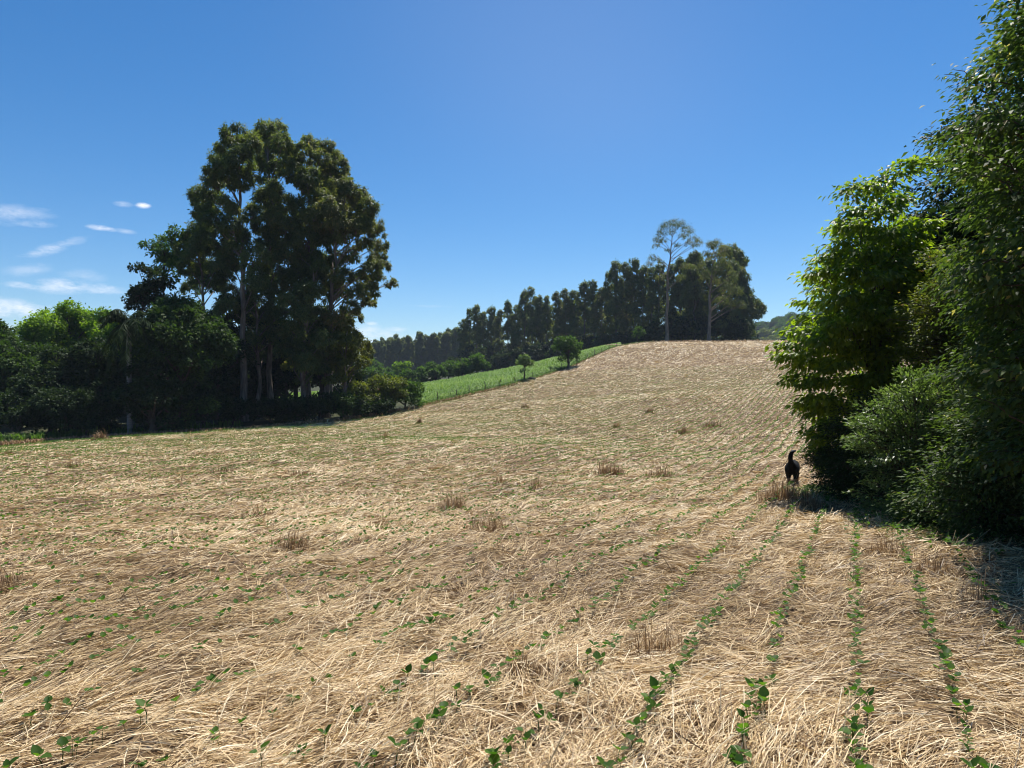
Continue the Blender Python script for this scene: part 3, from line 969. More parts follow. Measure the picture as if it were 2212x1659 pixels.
WOOD = 'broadleaf trees of the dark wood on the left'
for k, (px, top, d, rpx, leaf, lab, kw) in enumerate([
    (30, 712, 55.5, 80, 'broad_dimmed', 'dull green rounded tree at the left edge of the view', dict(low=-.02)),
    (-130, 700, 55.5, 110, 'broad_dimmed', 'wide tree half outside the left edge of the view', dict(low=-.02)),
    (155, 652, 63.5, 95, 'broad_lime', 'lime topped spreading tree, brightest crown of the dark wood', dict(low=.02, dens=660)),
    (-25, 688, 57, 70, 'broad_dimmed', 'mid green tree cut by the left edge of the view', dict(low=-.02)),
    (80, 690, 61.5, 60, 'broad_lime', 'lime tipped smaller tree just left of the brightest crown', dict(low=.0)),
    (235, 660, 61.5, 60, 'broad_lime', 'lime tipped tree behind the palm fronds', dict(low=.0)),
    (385, 640, 51.5, 115, 'broad_dimmed', 'big mid green tree with hanging leafy sides right of the palm', dict(low=.0, nclump=56, dens=800, cr=.28)),
    (470, 640, 61, 75, 'broad_shaded', 'very dark rounded tree between the palm wood and the pale trunk', dict(low=.12, nclump=30)),
    (325, 552, 61.5, 48, 'broad_shaded', 'tall narrow dark tree rising behind the palm', dict(low=.45, nclump=22)),
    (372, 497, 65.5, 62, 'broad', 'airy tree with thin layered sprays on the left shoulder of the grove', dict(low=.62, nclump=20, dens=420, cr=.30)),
    (110, 760, 51.5, 85, 'broad_shaded', 'low dark tree in the shade below the brightest crown', dict(low=-.08, nclump=34)),
    (215, 745, 52.5, 70, 'broad_shaded', 'low dark tree in the shade left of the palm trunk', dict(low=-.08, nclump=34)),
    (330, 770, 48.5, 60, 'broad_shaded', 'shaded leafy tree at the foot of the big mid green one', dict(low=-.08, nclump=34)),
    (580, 730, 72, 85, 'broad_shaded', 'dim rounded tree behind the tall eucalyptus trunks', dict(low=.22, nclump=26)),
    (490, 740, 70, 80, 'broad_shaded', 'dim tree behind and left of the pale trunk', dict(low=.08, nclump=26)),
    (420, 720, 67.5, 90, 'broad_shaded', 'dim tree at the back of the dark wood', dict(low=.05, nclump=26)),
    (290, 720, 67.5, 90, 'broad_shaded', 'dim tree at the back of the wood behind the palm trunk', dict(low=.05, nclump=26)),
    (150, 730, 69.5, 100, 'broad_shaded', 'dim wide tree at the back below the brightest crown', dict(low=.05, nclump=26)),
    (20, 740, 69.5, 100, 'broad_shaded', 'dim wide tree at the back near the left edge', dict(low=.05, nclump=26)),
    (545, 655, 67, 66, 'broad_shaded', 'dim tree between the pale trunk and the topmost eucalyptus', dict(low=.12, nclump=34)),
    (640, 645, 69, 72, 'broad_shaded', 'dim tree filling the middle of the grove behind the right trunks', dict(low=.26, nclump=34)),
    (700, 690, 70, 56, 'broad_shaded', 'dim tree behind the wide brownish eucalyptus', dict(low=.34, nclump=30)),
    (515, 770, 67, 60, 'broad_shaded', 'low dim tree closing the gap behind the pale trunk', dict(low=-.1, nclump=34)),
    (575, 770, 69, 55, 'broad_shaded', 'low dim tree closing the gap right of the pale trunk', dict(low=-.1, nclump=34)),
    (620, 740, 68, 50, 'broad_shaded', 'narrow dim tree behind the inner trunks of the grove', dict(low=.08, nclump=34)),
    (690, 745, 71, 50, 'broad_shaded', 'dim tree hanging over the corn seen past the right trunks', dict(low=.30, nclump=30)),
    (745, 770, 70, 42, 'broad_shaded', 'dim tree behind the yellow green eucalyptus', dict(low=.12, nclump=30)),
    (430, 660, 66, 70, 'broad_shaded', 'dim tree under the left shoulder of the grove', dict(low=.05, nclump=34)),
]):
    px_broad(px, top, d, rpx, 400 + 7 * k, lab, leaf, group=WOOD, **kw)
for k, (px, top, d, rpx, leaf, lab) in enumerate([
    (40, 850, 48.8, 75, 'broad_shaded', 'black green shrub in deep shade at the far left'),
    (150, 840, 49.2, 75, 'broad_shaded', 'black green shrub in deep shade below the low dark trees'),
    (235, 845, 49.6, 55, 'broad_shaded', 'black green shrub just left of the palm trunk'),
    (345, 850, 51.2, 60, 'broad_shaded', 'black green shrub just right of the palm trunk'),
    (440, 830, 55, 65, 'broad_shaded', 'black green shrub left of the pale eucalyptus trunk'),
    (505, 860, 57, 40, 'broad_shaded', 'small shaded shrub at the foot of the pale eucalyptus'),
    (585, 860, 58, 42, 'broad_shaded', 'small shaded shrub between the eucalyptus trunks'),
    (640, 855, 57.2, 44, 'broad_shaded', 'low shaded shrub in front of the thick right trunks'),
    (690, 858, 58, 42, 'broad_shaded', 'low dark shrub right of the thick trunks'),
    (735, 848, 58.8, 40, 'broad_dimmed', 'leafy shrub with pale tips below the yellow green eucalyptus'),
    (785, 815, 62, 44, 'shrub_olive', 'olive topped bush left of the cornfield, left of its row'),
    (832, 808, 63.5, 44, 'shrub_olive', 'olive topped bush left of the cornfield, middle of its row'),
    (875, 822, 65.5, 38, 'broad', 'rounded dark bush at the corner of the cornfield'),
    (765, 858, 59.6, 36, 'broad_shaded', 'low dark bush in front of the olive topped bushes'),
    (820, 862, 61.5, 34, 'broad_shaded', 'low dark bush below the middle olive bush'),
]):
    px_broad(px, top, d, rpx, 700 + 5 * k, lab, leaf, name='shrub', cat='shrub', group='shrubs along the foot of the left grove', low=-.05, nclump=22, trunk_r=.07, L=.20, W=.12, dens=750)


# the palm in the left wood
def palm(base, H, seed, label):
    r = rng(seed)
    root = thing('palm_tree', base, label, 'palm tree')
    tb = MB()
    z = np.linspace(0, H, 26)
    rad = .19 - .05 * z / H + .008 * (np.arange(26) % 2)
    tb.tube(np.stack([-.012 * z, 0 * z, z], 1), rad, 10)
    tb.build('trunk', M['bark_palm'], root, smooth=True)
    top = np.array([-.012 * H, 0, H])
    for q in range(24):
        a = q * 2.4 + r.normal(0, .2)
        e = r.uniform(-.5, 1.15)
        Lf = r.uniform(2.4, 3.2)
        t = np.linspace(0, 1, 12)
        droop = t ** 1.8 * Lf * (.55 + .35 * r.random())
        hx = t * Lf * math.cos(e) * .9
        pts = top + np.stack([np.cos(a) * hx, np.sin(a) * hx, t * Lf * math.sin(e) - droop], 1)
        fb = MB()
        fb.tube(pts, np.linspace(.035, .008, 12), 4, .3)
        tt = np.repeat(np.linspace(.1, 1, 72), 2)
        sgn = np.tile([1, -1], 72)
        pos = np.stack([np.interp(tt, t, pts[:, i]) for i in range(3)], 1)
        tan = unit(np.gradient(pts, axis=0))
        ta = np.stack([np.interp(tt, t, tan[:, i]) for i in range(3)], 1)
        side = unit(np.cross(ta, np.array([0, 0, 1.0])))
        A = side * sgn[:, None] * .7 + ta * .4 + np.array([0, 0, -.8]) + r.normal(0, .22, (144, 3))
        fb.leaves(pos, A, np.array([0, 0, 1.0]) + r.normal(0, .5, (144, 3)), .68 * (1.05 - .6 * np.abs(tt - .45)), .06, r.random(144), .1)
        fb.build('frond', M['palm'], root)


bp = base_at(281, 48.6)
palm(bp, EYE - (694 - 829) / FPX * 48.6 - bp[2], 61, 'tall feathery palm with a straight bare grey trunk in the left wood')

# the two round trees on the corn edge
b = base_at(1228, 102.5)
broad_tree('round_tree', b, EYE - (722 - 829) / FPX * 102.5 - b[2], 1.85, 811, 'larger round topped tree on the line between straw and corn', 'tree', 'round trees on the corn edge', M['broad'], low=.22, L=.30, W=.14, nclump=34, dens=420, trunk_r=.16)
b = base_at(1133, 90)
broad_tree('round_tree', b, EYE - (766 - 829) / FPX * 90 - b[2], 1.05, 823, 'smaller round tree with a greyish crown on the corn edge', 'tree', 'round trees on the corn edge', M['shrub'], low=.34, L=.26, W=.10, nclump=26, dens=520, trunk_r=.10, flat=.8)
b = base_at(1246, 104)
broad_tree('slender_tree', b, 2.7, .65, 829, 'slim young tree close right of the larger round tree', 'tree', None, M['broad'], low=.35, nclump=12, dens=400, trunk_r=.05)
b = base_at(1378, 136)
broad_tree('bushy_tree', b, 3.6, 1.35, 833, 'small bushy tree at the top of the cornfield before the tall row', 'tree', None, M['broad'], low=.15, nclump=22, dens=300, trunk_r=.1)

# the row of slim eucalypts along the crest
ROWG = 'slim eucalypts of the row along the hill'


def slim_proto(seed, H, R_, n, low, leaf, top_heavy=.5):
    r = rng(seed)
    cl = []
    for q in range(n):
        t = q / (n - 1)
        z = H * (low + (1 - low) * (t ** .85) * .97)
        rr = R_ * (1.05 - .55 * abs(t - top_heavy))
        a = r.random() * 6.283
        off = rr * r.uniform(.15, .95) * (1 - .75 * t ** 3)
        cl.append((math.cos(a) * off, math.sin(a) * off, z, R_ * r.uniform(.34, .58) * (1 - .25 * t)))
    return tree_from_clumps('slim_eucalyptus', (0, 0, 0), [(0, 0, 0), (r.normal(0, .3), 0, H * .5), (r.normal(0, .4), 0, H * .97)], .17, cl, seed + 1, 'x', 'eucalyptus tree', ROWG, M[leaf], M['bark_euc'], L=.40, W=.18, dens=520, limb_r=.07, hang=.45, flat=1.1)


HP = 18.0
slims = [slim_proto(900 + 11 * k, HP, rr, n, lo, leaf, th) for k, (rr, n, lo, leaf, th) in enumerate([
    (1.9, 20, .30, 'euc', .6), (1.6, 18, .38, 'euc', .8), (2.1, 24, .22, 'euc', .45), (1.7, 17, .48, 'euc', .8), (2.0, 24, .12, 'euc', .5), (1.8, 20, .30, 'euc_rust', .6), (2.0, 22, .18, 'euc', .4)])]
# px, top py, distance
FRONT = [(1003, 690, 214), (1014, 668, 212), (1030, 660, 210), (1046, 676, 208), (1062, 664, 206), (1080, 672, 203), (1098, 652, 200), (1115, 662, 198), (1132, 630, 196), (1148, 624, 194), (1166, 640, 191), (1182, 642, 189),
         (1204, 634, 186), (1222, 628, 184), (1240, 630, 182), (1262, 612, 179), (1282, 608, 177), (1300, 624, 174), (1316, 590, 172), (1332, 566, 170), (1352, 572, 168), (1372, 562, 166), (1388, 578, 164), (1410, 580, 161), (1424, 572, 159), (1470, 560, 156), (1492, 556, 155), (1512, 552, 154)]
BACK = sorted([(1124, 668, 212), (1158, 668, 206), (1194, 660, 201), (1232, 652, 196), (1270, 638, 191), (1308, 626, 185), (1345, 610, 181), (1008, 700, 224), (1038, 690, 221), (1070, 688, 219), (1106, 680, 214), (1140, 662, 208), (1174, 662, 203), (1212, 656, 198), (1250, 650, 193), (1290, 640, 188), (1326, 614, 182), (1362, 606, 178), (1400, 600, 172), (1440, 590, 168), (1480, 580, 165), (1455, 572, 158), (1500, 575, 163), (1530, 560, 161)])
ORD = ['first', 'second', 'third', 'fourth', 'fifth', 'sixth', 'seventh', 'eighth', 'ninth', 'tenth', 'eleventh', 'twelfth', 'thirteenth', 'fourteenth', 'fifteenth', 'sixteenth', 'seventeenth', 'eighteenth', 'nineteenth', 'twentieth',
       'twenty-first', 'twenty-second', 'twenty-third', 'twenty-fourth', 'twenty-fifth', 'twenty-sixth', 'twenty-seventh', 'twenty-eighth', 'twenty-ninth', 'thirtieth']
r_ = rng(77)
used = 0
for lst, what in ((FRONT, 'front'), (BACK, 'back')):
    for k, (px, top, d) in enumerate(lst):
        b = base_at(px, d)
        H = EYE - (top - 829) / FPX * d - b[2]
        lab = f'slim eucalyptus in the hilltop row, {ORD[k]} from the left in its {what} line'
        s = H / HP
        sx_ = s * r_.uniform(.9, 1.2)
        if used < len(slims):
            o = slims[used]
            o.location, o.rotation_euler, o.scale = b, (0, 0, r_.random() * 6.28), (sx_, sx_, s)
            o['label'] = lab
        else:
            copy_thing(slims[int(r_.integers(len(slims)))], b, r_.random() * 6.283, (sx_, sx_, s), lab)
        used += 1

# the two standing-out trees and the dense ones at the right end of the row
r_ = rng(87)
d = 140
b = base_at(1441, d)
cl = [(1455, 484, 13), (1440, 490, 14), (1470, 488, 14), (1428, 503, 12), (1486, 500, 13), (1420, 520, 11), (1497, 518, 11), (1503, 530, 8), (1417, 530, 8), (1452, 500, 9), (1475, 510, 9), (1432, 520, 8), (1488, 525, 8), (1508, 523, 9), (1410, 556, 9), (1420, 562, 8), (1402, 570, 8), (1428, 566, 7), (1462, 530, 7), (1442, 540, 6),
      (1480, 575, 10), (1470, 600, 10), (1425, 600, 9)]
tree_from_clumps('eucalyptus_tree', b, [(0, 0, 0), tuple(P(1443, 600, d) - b), tuple(P(1452, 505, d) - b)], .30, px_clumps(b, cl, d, r_, 2.0), 881, 'tallest crest eucalyptus with bare forking limbs and an open round top', 'eucalyptus tree', None, M['euc_rust'], M['bark_euc'], L=.32, W=.11, dens=270, limb_r=.13, tight=.25)
b = base_at(1531, d)
cl = [(1548, 530, 12), (1535, 532, 11), (1560, 545, 14), (1540, 555, 12), (1525, 550, 9), (1565, 575, 15), (1550, 585, 14), (1580, 600, 14), (1545, 610, 12), (1570, 625, 14), (1590, 630, 13), (1560, 650, 13), (1583, 655, 12), (1515, 575, 9), (1518, 600, 9), (1600, 660, 10)]
tree_from_clumps('eucalyptus_tree', b, [(0, 0, 0), tuple(P(1533, 630, d) - b), tuple(P(1545, 545, d) - b)], .33, px_clumps(b, cl, d, r_, 2.5), 883, 'pale trunked crest eucalyptus with one long low branch reaching right', 'eucalyptus tree', None, M['euc_rust'], M['bark_euc'], L=.34, W=.12, dens=400, limb_r=.18, tight=.22, flat=1.1)
for k, (px, d, tops, lab) in enumerate([
    (1568, 149, [(1565, 545), (1560, 575), (1580, 580), (1550, 600), (1575, 610), (1590, 620), (1560, 630), (1545, 640), (1585, 650), (1565, 660), (1600, 660), (1550, 680), (1580, 685), (1600, 690), (1560, 705), (1590, 710)], 'dense dark tree behind the pale trunked one on the crest'),
    (1592, 152, [(1581, 540), (1590, 552), (1598, 570), (1592, 590), (1605, 600), (1598, 620), (1610, 630), (1600, 650), (1612, 660), (1622, 655), (1620, 672), (1605, 690), (1625, 665), (1600, 715), (1612, 705), (1590, 690)], 'dense dark tree at the right end of the hilltop row'),
    (1500, 150, [(1500, 560), (1490, 590), (1512, 590), (1500, 620), (1485, 640), (1515, 640), (1500, 665), (1485, 690), (1515, 690), (1500, 712)], 'dense dark tree left of the pale trunked one on the crest'),
]):
    b = base_at(px, d)
    cl = [(x, y, r_.uniform(14, 19)) for x, y in tops] + [(x + r_.normal(0, 8), y + 12, 15, r_.uniform(1, 4)) for x, y in tops]
    tree_from_clumps('eucalyptus_tree', b, [(0, 0, 0), tuple(P(px, tops[0][1] + 15, d) - b)], .3, px_clumps(b, cl, d, r_, 2.5), 891 + k, lab, 'eucalyptus tree', 'dense trees ending the hilltop row', M['euc'], M['bark_dark'], L=.42, W=.18, dens=560, limb_r=.1, flat=1.15)
for k, (px, d, top, rpx, leaf) in enumerate([(1606, 146, 690, 17, 'broad_shaded'), (1575, 147, 675, 24, 'broad_shaded'), (1550, 148, 680, 24, 'broad_shaded'), (1515, 149, 670, 24, 'broad_shaded'), (1480, 150, 675, 26, 'broad_shaded'), (1450, 152, 670, 24, 'broad_shaded'), (1415, 155, 690, 24, 'broad_shaded'), (1390, 157, 695, 24, 'broad_shaded')]):
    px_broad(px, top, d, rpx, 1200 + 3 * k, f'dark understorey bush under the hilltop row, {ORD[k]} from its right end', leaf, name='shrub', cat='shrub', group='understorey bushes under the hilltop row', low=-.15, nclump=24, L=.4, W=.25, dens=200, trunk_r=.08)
for k, px in enumerate(range(1385, 1616, 23)):
    px_broad(px, 702 + (k * 7) % 9, 168 + (k * 5) % 7, 30, 1600 + 3 * k, f'dim bush behind the hilltop trees, {ORD[k]} from the left', 'broad_shaded', name='shrub', cat='shrub', group='dim bushes behind the hilltop trees', low=-.3, nclump=18, L=.5, W=.3, dens=120, trunk_r=.08)
# understorey further left below the row
for k, (px, d, top, rpx) in enumerate([(1370, 160, 712, 24), (1325, 166, 712, 26), (1280, 172, 722, 26), (1235, 178, 725, 28), (1190, 184, 735, 28), (1145, 190, 738, 28), (1100, 196, 742, 28), (1060, 202, 740, 28), (1020, 208, 745, 26), (1082, 190, 752, 30), (1040, 196, 755, 30), (1120, 186, 744, 30), (1165, 182, 738, 30), (1210, 176, 730, 30), (1255, 172, 724, 28), (1305, 166, 718, 26), (1345, 161, 714, 26)]):
    px_broad(px, top, d, rpx, 1250 + 3 * k, f'dim undergrowth tree beneath the slim row, {ORD[k]} from the right', 'broad_shaded', name='shrub', cat='shrub', group='dim undergrowth trees beneath the slim row', low=-.12, nclump=20, L=.45, W=.28, dens=150, trunk_r=.1)

# rounded trees at the lower end of the cornfield
for k, (px, top, d, rpx, leaf, lab) in enumerate([
    (1030, 768, 140, 26, 'broad', 'rounded tree with lit flat top where the cornfield meets the row'),
    (1000, 778, 142, 24, 'broad', 'rounded tree left beside the flat topped one above the corn'),
    (970, 772, 146, 26, 'broad', 'uneven tree in the middle of the clump above the corn'),
    (940, 783, 142, 24, 'broad', 'rounded dark tree at the lower end of the corn edge'),
    (912, 795, 140, 20, 'broad', 'small tree half hidden behind the corner bush'),
    (885, 800, 138, 22, 'broad', 'low tree behind the corner bush of the cornfield'),
    (866, 778, 175, 22, 'broad_lime', 'domed light green tree alone before the distant plantation'),
    (990, 762, 160, 22, 'broad_shaded', 'dark tree behind the clump above the corn'),
    (840, 806, 150, 26, 'broad', 'low tree left of the domed light green one'),
    (818, 782, 215, 28, 'broad', 'far rounded tree low before the left end of the distant plantation'),
    (795, 790, 140, 30, 'broad', 'rounded tree beyond the corn, seen past the yellow green eucalyptus'),
    (748, 784, 132, 30, 'broad', 'rounded tree beyond the corn behind the rightmost grove trunks'),
    (700, 776, 128, 32, 'broad', 'rounded tree beyond the corn between the two thick right trunks'),
    (652, 782, 126, 30, 'broad', 'rounded tree beyond the corn left of the thick right trunks'),
    (605, 776, 124, 32, 'broad_shaded', 'dim rounded tree beyond the corn behind the inner trunks'),
    (555, 780, 120, 32, 'broad_shaded', 'dim rounded tree beyond the corn just right of the pale trunk'),
]):
    px_broad(px, top, d, rpx, 1300 + 3 * k, lab, leaf, group='rounded trees below the cornfield', low=0, nclump=28, L=.38, W=.24, dens=280, trunk_r=.14)

# distant plantation
r_ = rng(99)
far_group = 'slender trees of the distant plantation'
far_lab = 'slender tree in the distant bluish plantation left of the hilltop row'
src = [slims[2], slims[4], slims[6], slims[4]]
tops = [(800, 738), (820, 736), (840, 735), (860, 733), (880, 730), (900, 731), (920, 728), (940, 727), (960, 720), (980, 718), (1000, 715), (1015, 720)]
first = True
for row in range(3):
    for px in np.arange(790, 1020, 6.5):
        d = 318 + row * 12 + r_.uniform(-3, 3)
        top = np.interp(px, [t[0] for t in tops], [t[1] for t in tops]) + r_.normal(1, 5) + row * 1.0
        p = px + r_.normal(0, 2)
        b = base_at(p, d, .3)
        H = EYE - (top - 829) / FPX * d - b[2]
        s = H / HP
        w = s * r_.uniform(.95, 1.25)
        o = copy_thing(src[int(r_.integers(len(src)))], b, r_.random() * 6.283, (w, w, s), far_lab)
        o['group'] = far_group
        o.name = 'plantation_tree'

# wooded far hill on the right
protos = []
hg, hl = 'trees covering the far hill', 'rounded tree on the wooded far hill at the right'
for k in range(5):
    protos.append(broad_tree('hill_tree', (0, 0, 0), 9, 5.2, 1500 + 9 * k, hl, 'tree', hg, M[['broad', 'broad', 'broad_shaded', 'broad', 'shrub_olive'][k]], low=.05, nclump=24, L=.9, W=.6, dens=26, trunk_r=.25, cr=.34))
k = 0
r_ = rng(103)
for d in np.arange(430, 680, 18):
    for px in np.arange(1596, 1880, 13.0):
        dd = d + r_.uniform(-7, 7)
        b = base_at(px + r_.uniform(-6, 6), dd, .2)
        s = r_.uniform(.7, 1.25)
        if b[2] < 17:
            continue
        if k < 5:
            o = protos[k]
            o.location, o.scale = b, (s, s, s)
        else:
            o = copy_thing(protos[int(r_.integers(5))], b, r_.random() * 6.283, (s, s, s * r_.uniform(.8, 1.2)))
        k += 1
print('hill trees', k)

# ------------------------------------------------------------------ fence, stone and earth on the corn edge


def fence():
    pxs = [945, 985, 1013, 1048, 1080, 1113, 1150, 1190, 1214, 1248, 1268, 1284, 1300, 1316, 1332]
    pts = []
    for px in pxs:
        y = float(np.interp(px, EDGE[:, 0], EDGE[:, 1])) + .5
        x = (px - 1106) / FPX * y
        pts.append(np.array([x, y, GZ(x, y)]))
    root = thing('fence', tuple(pts[0]), 'thin post and wire fence between the straw field and the corn', 'fence')
    r = rng(131)
    for p in pts:
        mb = MB()
        q = p - pts[0]
        h = r.uniform(.85, 1.15)
        mb.tube([q + np.array([0, 0, -.2]), q + np.array([r.normal(0, .03), 0, h * .6]), q + np.array([r.normal(0, .05), 0, h]), q + np.array([0, 0, h + .01])], [.045, .042, .038, .001], 7)
        mb.build('post', M['wood'], root, smooth=True)
    for h in (.4, .85):
        mb = MB()
        mb.tube([p - pts[0] + np.array([0, 0, h]) for p in pts], .006, 4)
        mb.build('wire', M['wire'], root)


fence()


def boulder(px, d, sx_, sy_, sz_, seed, mat, name, label, cat):
    r = rng(seed)
    bm = bmesh.new()
    bmesh.ops.create_icosphere(bm, subdivisions=3, radius=1)
    for v in bm.verts:
        n = math.sin(v.co.x * 3.1 + seed) * math.cos(v.co.y * 2.7) * .13 + math.sin(v.co.z * 5 + v.co.x * 4) * .06
        c = v.co * (1 + n)
        v.co = Vector((c.x * sx_, c.y * sy_, (c.z * .9 + .35) * sz_))
    me = bpy.data.meshes.new(name)
    bm.to_mesh(me)
    bm.free()
    me.materials.append(mat)
    for p in me.polygons:
        p.use_smooth = True
    o = bpy.data.objects.new(name, me)
    COL.objects.link(o)
    b = base_at(px, d, .02)
    o.location = b
    tag(o, label, cat)


boulder(1150, 90.5, .62, .4, .36, 3, M['stone'], 'boulder', 'low dark boulder lying right beside the smaller round tree', 'boulder')
boulder(1327, 124, 1.6, .8, .55, 5, M['earth'], 'earth_mound', 'small bare earth mound at the top corner of the corn', 'earth mound')

# ------------------------------------------------------------------ the bushes on the right


def spray(mb, tb, r, p0, p1, n, L, W, reach=.6, spread=.16, droop=.25, hang=.5, tone=0.0, rad=.018, simple=False):
    """a leafy shoot: a thin branch with leaves along its outer part"""
    ln = np.linalg.norm(p1 - p0)
    t = np.linspace(0, 1, 7)
    pts = p0 * (1 - t[:, None]) + p1 * t[:, None]
    pts[:, 2] += ln * droop * (4 * t * (1 - t)) * .5
    pts[1:-1] += r.normal(0, ln * .02, (5, 3))
    tb.tube(pts, np.linspace(rad, .003, 7), 5, .5)
    tt = 1 - reach * r.random(n) ** .9
    pos = np.stack([np.interp(tt, t, pts[:, i]) for i in range(3)], 1)
    off = r.normal(0, 1, (n, 3)) * spread * np.array([1.1, 1.1, .42]) * (.45 + .75 * (1 - tt) / reach)[:, None]
    pos = pos + off
    dirv = unit(p1 - p0)
    A = dirv * .55 + unit(off + 1e-6) * .45 + np.array([0, 0, -hang]) + r.normal(0, .28, (n, 3))
    N = np.array([0, 0, 1.0]) + unit(off + 1e-6) * .2 + r.normal(0, .27, (n, 3))
    rn = np.clip(r.normal(.45, .2, n) + tone, 0, 1)
    mb.leaves(pos, A, N, L * r.uniform(.65, 1.25, n), W * r.uniform(.7, 1.2, n), rn, .16, simple)


def sprayed_bush(name, base, trunks, center, radii, nspray, nleaf, L, W, seed, label, cat, leaf, bark='bark_dark', tips=(), zmin=None, spread=.16, hang=.5, droop=.2, upbias=.15, seglen=(.5, 1.2), inner=.25, lift=.5, mask=None, simple=False, trunk_r=.09):
    """a bush: trunks, shoots with outer ends over an ellipsoid, plus given tips"""
    r = rng(seed)
    root = thing(name, tuple(base), label, cat)
    tb, lb = MB(), MB()
    base = np.asarray(base, float)
    center = np.asarray(center, float) - base
    radii = np.asarray(radii, float)
    for (dx, dy, h) in trunks:
        p = np.stack([np.linspace(0, dx, 7) + r.normal(0, .03, 7), np.linspace(0, dy, 7) + r.normal(0, .03, 7), np.linspace(-.15, h, 7)], 1)
        tb.tube(p, np.linspace(trunk_r, trunk_r * .3, 7), 7, .5)
    for k in range(nspray + len(tips)):
        if k < len(tips):
            e = np.asarray(tips[k][:3]) - base
            v = unit(e - center)
            nl = int(nleaf * (tips[k][3] if len(tips[k]) > 3 else 1.4))
        else:
            v = unit(r.normal(0, 1, 3) + np.array([0, 0, upbias]))
            s = r.uniform(.66, 1.1) if r.random() > inner else r.uniform(.25, .7)
            e = center + v * radii * s
            nl = nleaf
            if e[2] < .08:
                e[2] = r.uniform(.1, .6)
        ln = r.uniform(*seglen)
        hz = np.array([e[0] - center[0] * .8, e[1] - center[1] * .8, 0.0])
        q = unit(unit(hz + 1e-6) * (.35 + min(np.linalg.norm(hz) / radii[0], 1)) + np.array([0, 0, .12 + lift * max(v[2], 0)]) + r.normal(0, .18, 3))
        st = e - q * ln
        if mask is not None and not mask(e + base):
            continue
        spray(lb, tb, r, st, e, nl, L, W, spread=spread, hang=hang, droop=droop, tone=r.normal(0, .13), simple=simple, rad=.008 + .006 * ln)
        if k % 5 == 0 and k >= len(tips):
            c = center * np.array([.6, .6, r.uniform(.3, .8)])
            pp = limb(c, st, r, .1, 5)
            tb.tube(pp, np.linspace(trunk_r * .3, .008, 5), 5, .5)
    tb.build('trunk', M[bark], root, smooth=True)
    lb.build('crown', M[leaf], root)
    return root


def gp(px, d):
    x = (px - 1106) / FPX * d
    return np.array([x, d, GZ(x, d)])


# large-leaved tree
tips = []
for (px, py, d, f) in [(1832, 402, 14, 1.1), (1850, 392, 14.3, 1.2), (1905, 385, 14.2, 1.4), (1880, 400, 13.6, 1.2), (1955, 350, 14, 1.3), (2000, 345, 14, 1.4), (1838, 452, 13.5, 1.2), (1812, 488, 13.6, 1.2), (1820, 520, 13.4, 1.3), (1800, 535, 14, 1.0), (1790, 552, 13.8, 1.0),
                       (1765, 562, 13.8, 1.0), (1755, 592, 13.6, 1.1), (1775, 580, 13.4, 1.2), (1790, 610, 14.2, .9), (1768, 628, 14, .7), (1790, 650, 13.4, 1.0), (1772, 690, 13.6, .9), (1790, 712, 13.2, 1.2), (1728, 718, 13.8, .9), (1700, 716, 14, 1.0), (1690, 745, 13.8, 1.2), (1676, 772, 14, 1.2), (1700, 765, 13.5, 1.3),
                       (1720, 790, 13.6, 1.3), (1702, 822, 14, 1.0), (1735, 830, 13.5, 1.2), (1725, 875, 13.8, 1.1), (1750, 865, 13.5, 1.3), (1748, 900, 14, .9), (1752, 935, 13.8, 1.0), (1762, 965, 14.2, .9), (1760, 950, 13.5, 1.3), (1772, 1003, 14.6, .8), (1790, 1012, 14.2, 1.2), (1765, 980, 14, 1.2),
                       (1800, 700, 13, 1.4), (1760, 740, 13.2, 1.4), (1780, 800, 13.2, 1.4), (1780, 860, 13.2, 1.4), (1790, 920, 13.2, 1.4), (1850, 480, 13, 1.4), (1870, 540, 12.8, 1.4), (1840, 580, 12.9, 1.4), (1830, 640, 12.8, 1.4), (1900, 450, 13, 1.4), (1940, 420, 13.2, 1.4), (1925, 500, 12.8, 1.4), (1890, 600, 12.7, 1.4), (1860, 670, 12.8, 1.4)]:
    tips.append((*P(px, py, d), f))
b = gp(1900, 15)
sprayed_bush('large_leaved_tree', b, [(-.1, -.2, 3.4), (-.5, 0, 2.4), (.4, -.3, 3.8)], P(1905, 735, 14.6), (1.55, 1.5, 3.0), 210, 120, .125, .075, 2001, 'broad leaved tree with bright backlit sprays reaching left over the field', 'tree', 'cherry', tips=tips, spread=.17, hang=.55, seglen=(.5, 1.1), trunk_r=.1)
# vine-hung tall tree
tips = []
for (px, py, d, f) in [(2170, 60, 9.4, 1.4), (2190, 100, 9.1, 1.4), (2130, 150, 9.3, 1.5), (2110, 160, 9.5, 1.2), (2085, 165, 9.5, .8), (2060, 150, 9.5, .12), (2040, 160, 9.7, .1), (2100, 200, 9.1, 1.4), (2080, 240, 9.4, .8), (2065, 235, 9.4, .4), (2050, 270, 9.4, .3), (2030, 290, 9.7, .12), (2095, 260, 9.1, 1.4), (2090, 300, 9.2, 1.4),
                       (2085, 340, 9.2, 1.4), (2070, 320, 9.5, .8), (2060, 370, 9.5, 1.4), (2210, 20, 9.1, 1.1), (2200, -10, 9.1, .3), (2160, 5, 9.4, .12), (2155, 40, 9.4, .2), (2120, 120, 9.3, .5), (2140, 110, 9.1, 1.2), (2040, 330, 9.8, .5), (2010, 350, 9.9, .5)]:
    tips.append((*P(px, py, d), f))
b = gp(2290, 9.6)
